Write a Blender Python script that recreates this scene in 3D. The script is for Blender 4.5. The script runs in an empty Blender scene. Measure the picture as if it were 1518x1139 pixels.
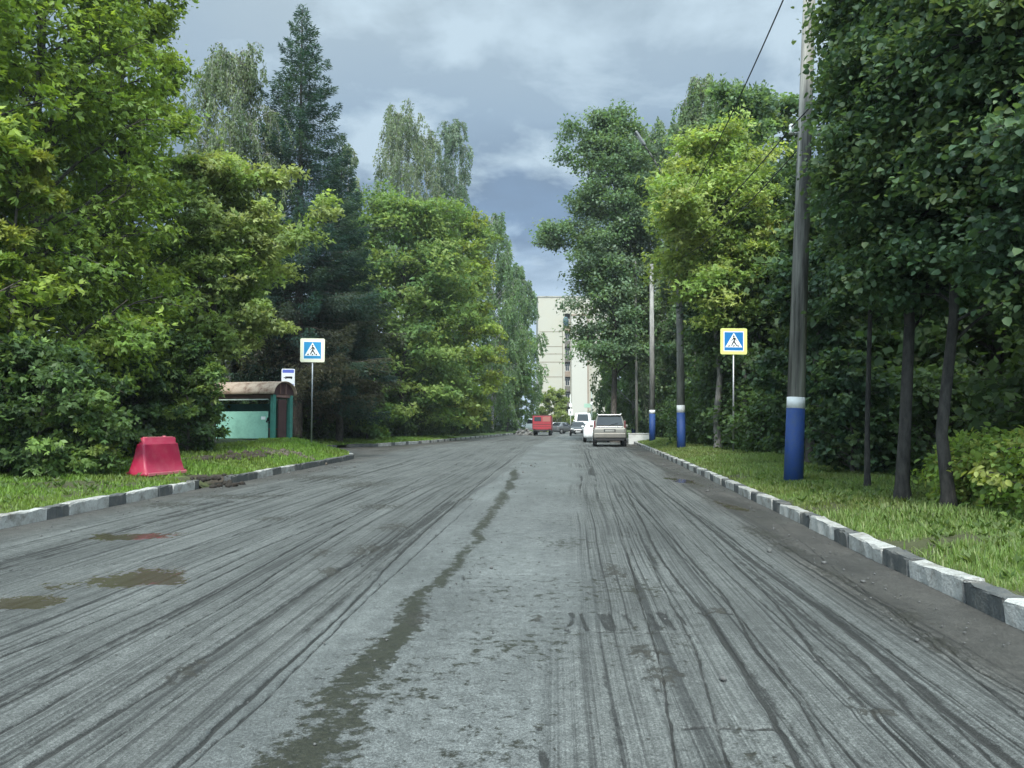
import bpy, bmesh, math, random
import numpy as np
from mathutils import Vector, Matrix

# ------------------------------------------------------------------ camera, sky, sun, exposure
SC = bpy.context.scene
COL = SC.collection
F_PX, CX, CY, HORIZON, CAM_H = 1140.0, 759.0, 569.5, 629.0, 1.2
PITCH = math.atan((HORIZON - CY) / F_PX)
cam_d = bpy.data.cameras.new("camera")
cam_d.sensor_width = 36.0
cam_d.lens = 36.0 * F_PX / 1518.0
cam_d.clip_start, cam_d.clip_end = 0.1, 3000.0
cam = bpy.data.objects.new("camera", cam_d)
COL.objects.link(cam)
cam.location = (0, 0, CAM_H)
cam.rotation_euler = (math.pi / 2 + PITCH, 0, 0)
SC.camera = cam

SUN_EL, SUN_AZ = math.radians(43), math.radians(184)      # azimuth from +Y towards +X
SUN_DIR = Vector((math.sin(SUN_AZ) * math.cos(SUN_EL), math.cos(SUN_AZ) * math.cos(SUN_EL), math.sin(SUN_EL)))
sun_d = bpy.data.lights.new("sun", 'SUN')
sun_d.energy, sun_d.angle, sun_d.color = 3.2, math.radians(10), (1.0, 0.97, 0.90)
sun = bpy.data.objects.new("sun", sun_d)
COL.objects.link(sun)
sun.rotation_euler = SUN_DIR.to_track_quat('Z', 'Y').to_euler()

SC.view_settings.view_transform = 'Standard'
SC.view_settings.look = 'None'
SC.view_settings.exposure = 0.5
SC.view_settings.gamma = 1.0
SC.view_settings.use_curve_mapping = False
SC.cycles.max_bounces = 6
SC.cycles.diffuse_bounces = 3
SC.cycles.glossy_bounces = 3
SC.cycles.transmission_bounces = 4
SC.cycles.transparent_max_bounces = 8


class NT:
    """small helper to wire shader nodes"""
    def __init__(self, tree):
        self.t = tree
    def n(self, kind, **kw):
        nd = self.t.nodes.new(kind)
        for k, v in kw.items():
            setattr(nd, k, v)
        return nd
    def link(self, a, b):
        self.t.links.new(a, b)
    def put(self, sock, v):
        if hasattr(v, 'is_linked') or isinstance(v, bpy.types.NodeSocket):
            self.link(v, sock)
        else:
            sock.default_value = v
    def math(self, op, a, b=0.0, c=0.0, clamp=False):
        nd = self.n('ShaderNodeMath', operation=op, use_clamp=clamp)
        self.put(nd.inputs[0], a); self.put(nd.inputs[1], b); self.put(nd.inputs[2], c)
        return nd.outputs[0]
    def noise(self, vec, scale, detail=4, rough=0.55, dist=0.0):
        nd = self.n('ShaderNodeTexNoise')
        if vec is not None:
            self.link(vec, nd.inputs['Vector'])
        nd.inputs['Scale'].default_value = scale
        nd.inputs['Detail'].default_value = detail
        nd.inputs['Roughness'].default_value = rough
        nd.inputs['Distortion'].default_value = dist
        return nd.outputs['Fac']
    def ramp(self, fac, stops):
        nd = self.n('ShaderNodeValToRGB')
        cr = nd.color_ramp
        while len(cr.elements) < len(stops):
            cr.elements.new(0.5)
        for e, (p, c) in zip(cr.elements, stops):
            e.position = p
            e.color = (c, c, c, 1) if isinstance(c, (int, float)) else (*c, 1)
        self.put(nd.inputs[0], fac)
        return nd.outputs[0]
    def mix(self, fac, a, b, blend='MIX'):
        nd = self.n('ShaderNodeMix', data_type='RGBA', blend_type=blend)
        self.put(nd.inputs[0], fac)
        for s, v in ((nd.inputs[6], a), (nd.inputs[7], b)):
            if isinstance(v, tuple):
                s.default_value = (*v, 1) if len(v) == 3 else v
            else:
                self.put(s, v)
        return nd.outputs[2]
    def maprange(self, v, a, b, c, d, smooth=False):
        nd = self.n('ShaderNodeMapRange')
        nd.interpolation_type = 'SMOOTHSTEP' if smooth else 'LINEAR'
        self.put(nd.inputs[0], v)
        for i, x in enumerate((a, b, c, d)):
            nd.inputs[i + 1].default_value = x
        return nd.outputs[0]


world = bpy.data.worlds.new("World")
SC.world = world
world.use_nodes = True
W = NT(world.node_tree)
world.node_tree.nodes.clear()
w_out = W.n('ShaderNodeOutputWorld')
sky = W.n('ShaderNodeTexSky', sky_type='NISHITA', sun_disc=False)
sky.sun_elevation, sky.sun_rotation = SUN_EL, SUN_AZ
bg_blue = W.n('ShaderNodeBackground'); bg_blue.inputs[1].default_value = 0.12
W.link(sky.outputs[0], bg_blue.inputs[0])
tc = W.n('ShaderNodeTexCoord')
sep = W.n('ShaderNodeSeparateXYZ'); W.link(tc.outputs['Generated'], sep.inputs[0])
zc = W.math('MAXIMUM', sep.outputs[2], 0.0)
den = W.math('ADD', zc, 0.35)
cmb = W.n('ShaderNodeCombineXYZ')
W.link(W.math('DIVIDE', sep.outputs[0], den), cmb.inputs[0])
W.link(W.math('DIVIDE', sep.outputs[1], den), cmb.inputs[1])
W.link(W.math('MULTIPLY', zc, 1.6), cmb.inputs[2])
big = W.noise(cmb.outputs[0], 1.7, 6, 0.55, 0.3)
puff = W.noise(cmb.outputs[0], 4.2, 7, 0.55, 0.2)
zz = W.math('ADD', zc, W.math('MULTIPLY', W.math('SUBTRACT', big, 0.5), 0.22))
layer = W.ramp(zz, [(0.0, (0.50, 0.60, 0.70)), (0.165, (0.46, 0.56, 0.67)), (0.215, (0.165, 0.23, 0.325)), (0.29, (0.18, 0.245, 0.335)),
                    (0.38, (0.29, 0.37, 0.46)), (0.50, (0.37, 0.44, 0.50)), (0.85, (1.25, 1.45, 1.52))])
light_mask = W.ramp(puff, [(0.47, 0.0), (0.62, 1.0)])
clouds = W.mix(W.math('MULTIPLY', light_mask, 0.75), layer, (0.52, 0.61, 0.68))
behind = W.maprange(sep.outputs[1], 0.25, -0.6, 1.0, 2.8, True)
clouds = W.mix(1.0, clouds, (0.84, 0.90, 0.93), 'MULTIPLY')
bg_cloud = W.n('ShaderNodeBackground')
W.link(clouds, bg_cloud.inputs[0]); W.link(behind, bg_cloud.inputs[1])
cover = W.ramp(big, [(0.30, 0.70), (0.45, 1.0)])
mixw = W.n('ShaderNodeMixShader')
W.link(cover, mixw.inputs[0]); W.link(bg_blue.outputs[0], mixw.inputs[1]); W.link(bg_cloud.outputs[0], mixw.inputs[2])
W.link(mixw.outputs[0], w_out.inputs[0])

# ------------------------------------------------------------------ numbers: pixels of the photo to metres
_cp, _sp = math.cos(PITCH), math.sin(PITCH)
def ray(px, py):
    a, b = (px - CX) / F_PX, (CY - py) / F_PX
    return np.array((a, _cp - b * _sp, _sp + b * _cp))
def at(px, py, Y):
    """the point seen at a pixel, at distance Y along the road"""
    d = ray(px, py)
    t = Y / d[1]
    return np.array((d[0] * t, Y, CAM_H + d[2] * t))

_XR = np.array([(-12, 1.6), (2.7, 2.83), (4.5, 3.0), (6.84, 3.22), (8.55, 3.42), (14.4, 4.05), (22.4, 4.93), (37, 6.45), (52.6, 8.0), (70, 9.6), (95, 11.8), (130, 15)])
_XL0 = np.array([(-12, -6.1), (3, -5.92), (9, -5.9), (14.7, -5.88), (16, -5.72), (25, -5.5), (41, -5.5), (50, -4.8), (65, -3.4), (91, 0.0), (130, 5)])
_XL = np.array([(-12, -6.1), (3, -5.92), (9, -5.9), (14.7, -5.88), (16, -5.72), (25, -5.5), (27, -5.52), (28.5, -5.9), (31, -6.5), (34, -8.0), (36, -9.1), (38.3, -9.3), (40, -8.7), (42, -7.2), (50, -5.3), (65, -3.4), (91, 0.0), (130, 5)])
def XR(y): return np.interp(y, _XR[:, 0], _XR[:, 1])
def XL0(y): return np.interp(y, _XL0[:, 0], _XL0[:, 1])
def XL(y): return np.interp(y, _XL[:, 0], _XL[:, 1])
def sstep(a, b, x):
    t = np.clip((x - a) / (b - a), 0, 1)
    return t * t * (3 - 2 * t)
def _hash(ix, iy, seed):
    h = np.sin(ix * 127.1 + iy * 311.7 + seed * 74.7) * 43758.5453
    return h - np.floor(h)
def vnoise(x, y, seed=0):
    x = np.asarray(x, float); y = np.asarray(y, float)
    ix, iy = np.floor(x), np.floor(y)
    fx, fy = x - ix, y - iy
    fx, fy = fx * fx * (3 - 2 * fx), fy * fy * (3 - 2 * fy)
    a = _hash(ix, iy, seed) * (1 - fx) + _hash(ix + 1, iy, seed) * fx
    b = _hash(ix, iy + 1, seed) * (1 - fx) + _hash(ix + 1, iy + 1, seed) * fx
    return a * (1 - fy) + b * fy
def fbm(x, y, seed=0, o=4):
    s, a, t = 0.0, 0.5, 0.0
    for k in range(o):
        s = s + a * vnoise(x * 2 ** k, y * 2 ** k, seed + k * 7); t += a; a *= 0.5
    return s / t
def ground_z(x, y):
    x = np.asarray(x, float); y = np.asarray(y, float)
    dl, dr = XL(y) - x, x - XR(y)
    amp = np.interp(y, [0, 15.5, 22, 33, 38, 44], [0.08, 0.12, 0.40, 0.42, 0.15, 0.10])
    left = 0.12 + amp * sstep(0.15, 2.2, dl) + 0.012 * np.clip(dl - 2, 0, 30)
    right = 0.10 + 0.08 * sstep(0.1, 1.2, dr) + np.interp(y, [0, 18, 40], [0.0, 0.02, 0.14]) * sstep(0.2, 1.5, dr) + 0.01 * np.clip(dr - 2, 0, 30)
    z = np.where(dl > 0, left, np.where(dr > 0, right, 0.0))
    off = (dl > 0.3) | (dr > 0.3)
    return z + np.where(off, 0.05 * (fbm(x * 0.9, y * 0.9, 5, 3) - 0.5), 0)
def hit(px, py):
    """where the sight line of a pixel meets the ground"""
    d = ray(px, py)
    t = np.linspace(2, 160, 16000)
    z = CAM_H + d[2] * t
    k = np.argmax(z < ground_z(d[0] * t, d[1] * t))
    return d[0] * t[k], d[1] * t[k], float(ground_z(d[0] * t[k], d[1] * t[k]))

# ------------------------------------------------------------------ materials
MATS = {}
def principled(name):
    m = bpy.data.materials.new(name); m.use_nodes = True
    t = NT(m.node_tree)
    return m, t, m.node_tree.nodes['Principled BSDF']
def paint(name, col, rough=0.5, metal=0.0, dirt=0.25, dirt_col=(0.06, 0.055, 0.045), scale=3.0, spec=0.5, bump=0.0, coat=0.0):
    """a painted or weathered surface: colour broken by stains"""
    if name in MATS:
        return MATS[name]
    m, t, b = principled(name)
    tco = t.n('ShaderNodeTexCoord')
    n1 = t.noise(tco.outputs['Object'], scale, 6, 0.65)
    n2 = t.noise(tco.outputs['Object'], scale * 9, 4, 0.6)
    k = t.math('MULTIPLY', t.ramp(n1, [(0.45, 0.0), (0.72, 1.0)]), dirt)
    k = t.math('ADD', k, t.math('MULTIPLY', t.ramp(n2, [(0.5, 0.0), (0.75, 1.0)]), dirt * 0.5), clamp=True)
    t.link(t.mix(k, col, dirt_col), b.inputs['Base Color'])
    b.inputs['Roughness'].default_value = rough
    b.inputs['Metallic'].default_value = metal
    b.inputs['Specular IOR Level'].default_value = spec
    b.inputs['Coat Weight'].default_value = coat
    if bump:
        bp = t.n('ShaderNodeBump'); bp.inputs['Strength'].default_value = bump; bp.inputs['Distance'].default_value = 0.02
        t.link(n2, bp.inputs['Height']); t.link(bp.outputs[0], b.inputs['Normal'])
    MATS[name] = m
    return m
def glass(name='car_glass', col=(0.02, 0.025, 0.03), rough=0.05):
    if name in MATS:
        return MATS[name]
    m, t, b = principled(name)
    b.inputs['Base Color'].default_value = (*col, 1)
    b.inputs['Roughness'].default_value = rough
    b.inputs['Specular IOR Level'].default_value = 0.35
    MATS[name] = m
    return m
def leaf_material():
    if 'leaf' in MATS:
        return MATS['leaf']
    m, t, b = principled('leaf')
    a = t.n('ShaderNodeAttribute', attribute_name='tint')
    t.link(a.outputs['Color'], b.inputs['Base Color'])
    b.inputs['Roughness'].default_value = 0.5
    b.inputs['Specular IOR Level'].default_value = 0.3
    tr = t.n('ShaderNodeBsdfTranslucent')
    t.link(t.mix(1.0, a.outputs['Color'], (2.0, 1.9, 0.9), 'MULTIPLY'), tr.inputs[0])
    mx = t.n('ShaderNodeMixShader'); mx.inputs[0].default_value = 0.38
    t.link(b.outputs[0], mx.inputs[1]); t.link(tr.outputs[0], mx.inputs[2])
    t.link(mx.outputs[0], m.node_tree.nodes['Material Output'].inputs[0])
    MATS['leaf'] = m
    return m
def tinted(name, rough=0.85, nscale=30, bump=0.4, spec=0.3, amount=0.5):
    """colour from the mesh attribute with a fine grain and bump"""
    if name in MATS:
        return MATS[name]
    m, t, b = principled(name)
    a = t.n('ShaderNodeAttribute', attribute_name='tint')
    tco = t.n('ShaderNodeTexCoord')
    n = t.noise(tco.outputs['Object'], nscale, 5, 0.65)
    t.link(t.mix(amount, a.outputs['Color'], t.ramp(n, [(0.3, 0.35), (0.7, 1.5)]), 'MULTIPLY'), b.inputs['Base Color'])
    b.inputs['Roughness'].default_value = rough
    b.inputs['Specular IOR Level'].default_value = spec
    bp = t.n('ShaderNodeBump'); bp.inputs['Strength'].default_value = bump; bp.inputs['Distance'].default_value = 0.02
    t.link(n, bp.inputs['Height']); t.link(bp.outputs[0], b.inputs['Normal'])
    MATS[name] = m
    return m
def bark(name, c1, c2, zs=0.35, scale=14):
    if name in MATS:
        return MATS[name]
    m, t, b = principled(name)
    tco = t.n('ShaderNodeTexCoord')
    mp = t.n('ShaderNodeMapping'); mp.inputs['Scale'].default_value = (1, 1, zs)
    t.link(tco.outputs['Object'], mp.inputs['Vector'])
    n = t.noise(mp.outputs[0], scale, 6, 0.7)
    t.link(t.mix(t.ramp(n, [(0.38, 0.0), (0.62, 1.0)]), c1, c2), b.inputs['Base Color'])
    b.inputs['Roughness'].default_value = 0.9
    bp = t.n('ShaderNodeBump'); bp.inputs['Strength'].default_value = 0.7; bp.inputs['Distance'].default_value = 0.03
    t.link(n, bp.inputs['Height']); t.link(bp.outputs[0], b.inputs['Normal'])
    MATS[name] = m
    return m
BARK = lambda: bark('bark_dark', (0.035, 0.03, 0.025), (0.11, 0.095, 0.08))
BARK_GREY = lambda: bark('bark_grey', (0.09, 0.085, 0.075), (0.22, 0.21, 0.19))
BARK_BIRCH = lambda: bark('bark_birch', (0.08, 0.075, 0.07), (0.5, 0.49, 0.46), 2.5, 5)

# ------------------------------------------------------------------ object helpers
def tag(o, label=None, cat=None, group=None, kind=None):
    if label: o['label'] = label
    if cat: o['category'] = cat
    if group: o['group'] = group
    if kind: o['kind'] = kind
    return o
def thing(name, label, cat, loc=(0, 0, 0), rz=0.0, group=None):
    o = bpy.data.objects.new(name, None)
    COL.objects.link(o)
    o.location = loc; o.rotation_euler = (0, 0, rz)
    o.empty_display_size = 0.2
    return tag(o, label, cat, group)
def link_mesh(name, me, mat=None, parent=None):
    if mat is not None:
        me.materials.append(mat)
    o = bpy.data.objects.new(name, me)
    COL.objects.link(o)
    if parent is not None:
        o.parent = parent
    return o
def np_mesh(name, V, faces, mat=None, parent=None, tint=None, smooth=False, extra=None):
    """mesh from numpy: V (n,3); faces a list of int arrays (m,k)"""
    me = bpy.data.meshes.new(name)
    if not isinstance(faces, (list, tuple)):
        faces = [faces]
    faces = [f for f in faces if len(f)]
    V = np.ascontiguousarray(V, dtype=np.float32)
    me.vertices.add(len(V)); me.vertices.foreach_set('co', V.ravel())
    idx = np.concatenate([f.ravel() for f in faces]).astype(np.int32)
    tot = np.concatenate([np.full(len(f), f.shape[1], np.int32) for f in faces])
    start = np.concatenate([[0], np.cumsum(tot)[:-1]]).astype(np.int32)
    me.loops.add(len(idx)); me.loops.foreach_set('vertex_index', idx)
    me.polygons.add(len(tot)); me.polygons.foreach_set('loop_start', start)
    try:
        me.polygons.foreach_set('loop_total', tot)
    except Exception:
        pass
    if smooth:
        me.polygons.foreach_set('use_smooth', np.ones(len(tot), bool))
    me.update(calc_edges=True)
    if tint is not None:
        ca = me.color_attributes.new('tint', 'FLOAT_COLOR', 'POINT')
        c = np.ones((len(V), 4), np.float32); c[:, :tint.shape[1]] = tint
        ca.data.foreach_set('color', c.ravel())
    return link_mesh(name, me, mat, parent)
def tubes(P, R, n=5):
    """P (m,k,3) paths, R (m,k) radii -> verts, quads of open tapered tubes"""
    m, k, _ = P.shape
    T = np.gradient(P, axis=1)
    T /= np.linalg.norm(T, axis=2, keepdims=True) + 1e-9
    ref = np.where(np.abs(T[..., 2:3]) > 0.9, np.array([1.0, 0, 0]), np.array([0, 0, 1.0]))
    A = np.cross(T, ref); A /= np.linalg.norm(A, axis=2, keepdims=True) + 1e-9
    B = np.cross(T, A)
    th = np.arange(n) * 2 * np.pi / n
    ring = A[:, :, None, :] * np.cos(th)[None, None, :, None] + B[:, :, None, :] * np.sin(th)[None, None, :, None]
    V = P[:, :, None, :] + ring * R[:, :, None, None]
    base = (np.arange(m) * k * n)[:, None, None] + (np.arange(k - 1) * n)[None, :, None]
    j = np.arange(n)[None, None, :]
    j2 = (j + 1) % n
    Q = np.stack([base + j, base + j2, base + n + j2, base + n + j], -1).reshape(-1, 4)
    return V.reshape(-1, 3), Q
class MB:
    """collects solid pieces and builds them as one mesh object"""
    def __init__(self):
        self.bm = bmesh.new()
    def box(self, c, s, bevel=0.0, rot=None):
        r = bmesh.ops.create_cube(self.bm, size=1.0)
        vs = r['verts']
        M = Matrix.Translation(c) @ (rot.to_4x4() if rot else Matrix.Identity(4)) @ Matrix.Diagonal((*s, 1))
        bmesh.ops.transform(self.bm, matrix=M, verts=vs)
        if bevel:
            es = list({e for v in vs for e in v.link_edges})
            bmesh.ops.bevel(self.bm, geom=es, offset=bevel, segments=2, affect='EDGES', profile=0.6)
        return self
    def cone(self, a, b, r1, r2, n=16, caps=True):
        a, b = Vector(a), Vector(b)
        d = b - a
        q = d.to_track_quat('Z', 'Y').to_matrix().to_4x4()
        r = bmesh.ops.create_cone(self.bm, cap_ends=caps, segments=n, radius1=max(r1, 1e-4), radius2=max(r2, 1e-4), depth=d.length)
        bmesh.ops.transform(self.bm, matrix=Matrix.Translation((a + b) / 2) @ q, verts=r['verts'])
        for v in r['verts']:
            for f in v.link_faces:
                f.smooth = len(f.verts) == 4
        return self
    def path(self, pts, r, n=8):
        for p, q in zip(pts[:-1], pts[1:]):
            self.cone(p, q, r, r, n)
        return self
    def prism(self, poly, y0, y1, axis='y'):
        """polygon in (x,z) pushed through from y0 to y1"""
        f = [self.bm.verts.new((p[0], y0, p[1])) for p in poly]
        g = [self.bm.verts.new((p[0], y1, p[1])) for p in poly]
        n = len(poly)
        self.bm.faces.new(f); self.bm.faces.new(g[::-1])
        for i in range(n):
            self.bm.faces.new((f[i], g[i], g[(i + 1) % n], f[(i + 1) % n]))
        return self
    def slab(self, quad, thick):
        """quad of four 3D points thickened along its normal"""
        q = [Vector(p) for p in quad]
        n = (q[1] - q[0]).cross(q[3] - q[0]).normalized() * thick
        a = [self.bm.verts.new(p) for p in q]; b = [self.bm.verts.new(p + n) for p in q]
        self.bm.faces.new(a[::-1]); self.bm.faces.new(b)
        for i in range(4):
            self.bm.faces.new((a[i], a[(i + 1) % 4], b[(i + 1) % 4], b[i]))
        return self
    def sphere(self, c, r, s=(1, 1, 1), n=12):
        res = bmesh.ops.create_uvsphere(self.bm, u_segments=n, v_segments=max(6, n // 2), radius=r)
        bmesh.ops.transform(self.bm, matrix=Matrix.Translation(c) @ Matrix.Diagonal((*s, 1)), verts=res['verts'])
        for v in res['verts']:
            for f in v.link_faces:
                f.smooth = True
        return self
    def build(self, name, mat, parent=None):
        bmesh.ops.recalc_face_normals(self.bm, faces=self.bm.faces)
        me = bpy.data.meshes.new(name)
        self.bm.to_mesh(me); self.bm.free()
        return link_mesh(name, me, mat, parent)
def copy_tree(o, parent=None):
    c = o.copy(); COL.objects.link(c)
    if parent is not None:
        c.parent = parent
    for ch in list(o.children):
        copy_tree(ch, c)
    return c

# ------------------------------------------------------------------ setting: ground, road, verges
xs = np.concatenate([np.linspace(-420, -120, 8), np.linspace(-100, 100, 41), np.linspace(120, 420, 8)])
ys = np.concatenate([np.linspace(-80, -20, 5), np.linspace(-10, 200, 43), np.linspace(230, 420, 8)])
GX, GY = np.meshgrid(xs, ys)
GZ = -0.3 + np.where(np.abs(GX) > 40, 0.5, 0) * 0
def grid_faces(nr, nc):
    i = np.arange(nr - 1)[:, None] * nc + np.arange(nc - 1)[None, :]
    return np.stack([i, i + 1, i + nc + 1, i + nc], -1).reshape(-1, 4)
gt = np.tile(np.array([0.016, 0.022, 0.010]), (GX.size, 1)) * (0.7 + 0.6 * fbm(GX * 0.05, GY * 0.05, 3).ravel()[:, None])
tag(np_mesh('ground', np.stack([GX.ravel(), GY.ravel(), GZ.ravel()], 1), grid_faces(*GX.shape), tinted('soil_and_grass', 0.95, 6, 0.5), tint=gt), kind='structure')

# road surface: one fine sheet; furrows of the milling machine run along it
rows = list(np.linspace(-10, 2.0, 14))
y = 2.15
while y < 128:
    rows.append(y); y += max(0.011, y * y / 640 * 0.5)
rows = np.array(rows + [128.0])
NCOL = 1300
U = np.linspace(0, 1, NCOL)
RY = np.repeat(rows[:, None], NCOL, 1)
RX = XL(RY) + (XR(RY) - XL(RY)) * U[None, :]
def road_paint(X, Y):
    u = (X - XL0(Y)) / (XR(Y) - XL0(Y))
    lat = u * 10.0
    w = (fbm(lat * 0.35, Y * 0.16, 11, 3) - 0.5) * 0.14 + (vnoise(lat * 2.0, Y * 1.1, 12) - 0.5) * 0.015
    l2 = lat + w
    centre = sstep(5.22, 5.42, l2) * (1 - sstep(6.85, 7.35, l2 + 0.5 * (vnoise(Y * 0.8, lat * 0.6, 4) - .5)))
    edge = 1 - sstep(0.25, 0.75, lat) + sstep(9.25, 9.6, lat)
    mill = (1 - centre) * np.clip(1 - edge, 0, 1)
    # fine furrows, dark in the bottom
    f1 = vnoise(l2 * 7.5, Y * 0.05, 21); f2 = vnoise(l2 * 20, Y * 0.10, 22); f3 = vnoise(l2 * 46, Y * 0.4, 23)
    patch = fbm(lat * 0.55, Y * 0.13, 24, 3)
    g1 = sstep(0.66, 0.95, f1) * sstep(0.30, 0.55, patch + 0.15 * vnoise(lat * 6, Y * 1.3, 31))
    right = sstep(7.0, 7.4, lat) * sstep(9.0, 8.6, lat) * sstep(9, 5, Y)
    g2 = sstep(0.50, 0.95, f2) * np.maximum(sstep(0.60, 0.40, patch), right * sstep(.4, .6, vnoise(lat * 2.1, Y * .6, 33)))
    brk = sstep(0.10, 0.45, vnoise(l2 * 7, Y * 1.6, 27))
    groove = np.clip(0.72 * g1 * brk * 0.7 + 0.60 * g2 * brk + 0.20 * sstep(0.55, 0.9, f3), 0, 1) * mill
    # the deep furrows one can follow far down the road
    FUR = (((250, 1135), (430, 975), (505, 908), (600, 812), (686, 737), (745, 690)), .022, 1.0), (((272, 1135), (400, 1022), (517, 910), (640, 800)), .014, .7), (((45, 1130), (260, 1000), (480, 855), (570, 807), (640, 755)), .035, .8), \
          (((0, 1080), (350, 885), (566, 750), (640, 715)), .020, .85), (((0, 1040), (265, 905), (465, 795), (600, 722)), .022, .85), (((0, 970), (200, 895), (400, 805), (550, 748)), .024, .8), (((0, 935), (185, 875), (420, 790), (560, 735)), .016, .7), \
          (((0, 845), (210, 830), (410, 775), (546, 720)), .03, .8), (((0, 1005), (250, 885), (520, 765)), .014, .7), (((0, 905), (150, 862), (330, 812), (520, 745)), .014, .65), (((90, 1139), (330, 985), (560, 830), (660, 755)), .012, .6), (((0, 1110), (300, 930), (540, 780)), .012, .6), \
          (((937, 743), (980, 829), (1045, 905), (1131, 1034), (1185, 1131)), .026, 1.0), (((925, 690), (969, 716), (1099, 818), (1217, 899), (1346, 1002), (1508, 1131)), .040, 1.0), (((915, 711), (990, 790), (1077, 883), (1120, 960), (1185, 1034), (1239, 1131)), .020, .85), \
          (((1217, 840), (1320, 899), (1454, 991), (1518, 1023)), .020, .8), (((910, 754), (932, 824), (980, 991), (1002, 1131)), .010, .8), (((1163, 878), (1271, 969), (1427, 1131)), .018, .8), (((1023, 770), (1153, 894), (1217, 975), (1293, 1050), (1373, 1131)), .020, .85), \
          (((930, 735), (1000, 812), (1100, 915), (1200, 1040), (1270, 1131)), .014, .7), (((960, 740), (1040, 815), (1180, 935), (1300, 1050)), .014, .7), (((1000, 735), (1120, 830), (1290, 960), (1480, 1131)), .016, .75), (((1290, 880), (1400, 965), (1518, 1060)), .014, .7), \
          (((900, 700), (925, 760), (975, 850), (1030, 960), (1080, 1131)), .012, .7), (((945, 700), (1040, 765), (1160, 850)), .02, .7)
    for sd, (pl, wd, st) in enumerate(FUR):
        pts = sorted((hit(*p)[:2] for p in pl), key=lambda p: p[1])
        px_, py_ = np.array(pts).T
        xl = np.interp(Y, py_, px_) + np.where(Y < py_[0], (Y - py_[0]) * (px_[1] - px_[0]) / (py_[1] - py_[0]), 0) + np.where(Y > py_[-1], (Y - py_[-1]) * (px_[-1] - px_[-2]) / (py_[-1] - py_[-2]), 0)
        xl = xl + (vnoise(Y * 0.9, sd * 3.1, 60 + sd) - .5) * 0.016 + (vnoise(Y * 6, sd * 3.1, 61 + sd) - .5) * 0.012
        fade = sstep(py_[-1] + 9, py_[-1], Y) * sstep(0.08, 0.35, vnoise(Y * 0.5, sd * 3.3, 100 + sd) + 0.15)
        k = np.exp(-((X - xl) / (0.72 * wd * (0.55 + 0.7 * vnoise(Y * 1.2, sd * 1.3, 80 + sd)))) ** 2) * st * fade
        groove = np.maximum(groove, k)
    grain = fbm(X * 16, Y * 9, 51, 3)
    blotch = fbm(X * 0.7, Y * 0.35, 52, 4)
    streak = fbm(l2 * 2.2, Y * 0.06, 53, 4)
    c = np.array([0.097, 0.101, 0.095])[None, None] * (0.58 + 0.34 * blotch[..., None] + 0.18 * grain[..., None] + 0.32 * streak[..., None])
    c = c * (1 + 0.40 * centre[..., None] * np.array([0.95, 1.0, 1.08]))  # smooth middle made paler, its bluish sky sheen painted into the tint
    ridge = sstep(0.62, 0.85, 1 - f1) * mill
    c = c * (1 + 0.10 * ridge[..., None])
    wet = 0.12 + 0.6 * centre * sstep(0.35, 0.65, blotch)
    # rubbish and mud left along the middle
    pts = sorted((hit(*p)[:2] for p in ((765, 702), (738, 750), (690, 812), (640, 872), (592, 940), (540, 1002), (485, 1062), (425, 1130))), key=lambda p: p[1])
    px_, py_ = np.array(pts).T
    xl = np.interp(Y, py_, px_) + np.where(Y < py_[0], (Y - py_[0]) * 0.06, 0) + (fbm(Y * 1.1, Y * 0, 71, 3) - .5) * 0.22
    mid = np.exp(-((X - xl) / (0.055 + 0.10 * vnoise(Y * 0.8, Y * 0, 72) + 0.07 * sstep(5, 3, Y))) ** 2)
    debris = mid * (0.55 + 0.75 * fbm(X * 3, Y * 1.2, 73, 3)) * sstep(26, 18, Y)
    scruff = sstep(5.5, 5.9, lat) * sstep(8.3, 7.6, lat) * (fbm(X * 2.1, Y * 1.4, 75, 4) * 1.25 - 0.22)
    debris = np.maximum(debris, 0.62 * scruff * sstep(20, 10, Y))
    cuts = np.zeros_like(X)
    def seam(x0, y0, x1, y1, wd):
        px, py = X - x0, Y - y0
        dx, dy = x1 - x0, y1 - y0
        t = np.clip((px * dx + py * dy) / (dx * dx + dy * dy), 0, 1)
        jx = (vnoise(Y * 9, X * 9, 91) - .5) * 0.04 + (vnoise(Y * 2.5, X * 2.5, 92) - .5) * 0.05
        return np.exp(-(np.hypot(px - t * dx + jx, py - t * dy + jx) / wd) ** 2)
    g = lambda px, py: hit(px, py)[:2]
    for (a, b, wd, st) in (((807, 1072), (804, 1139), .018, .95), ((807, 1072), (1150, 1077), .018, .85), ((847, 905), (845, 930), .022, .9), ((850, 932), (1040, 936), .018, .8), ((690, 850), (905, 850), .022, .7),
                           ((690, 850), (668, 893), .018, .8), ((968, 960), (990, 1062), .007, .7), ((930, 780), (948, 885), .012, .6), ((640, 905), (830, 905), .02, .6), ((1040, 905), (1085, 906), .03, .85), ((905, 870), (870, 905), .014, .3)):
        (ax, ay), (bx, by) = g(*a), g(*b)
        cuts = np.maximum(cuts, seam(ax, ay, bx, by, wd) * st)
    # small band of close furrows beside the cut
    (ax, ay), (bx, by) = g(848, 932), g(1040, 905)
    band = sstep(ax, ax + .05, X) * sstep(bx + .1, bx, X) * sstep(ay - .03, ay + .03, Y) * sstep(by + .03, by - .03, Y)
    groove = np.maximum(groove, band * sstep(0.45, 0.85, vnoise(X * 34, Y * 1.2, 95)) * 0.7)
    # loose dark clods
    clod = np.zeros_like(X)
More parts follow.
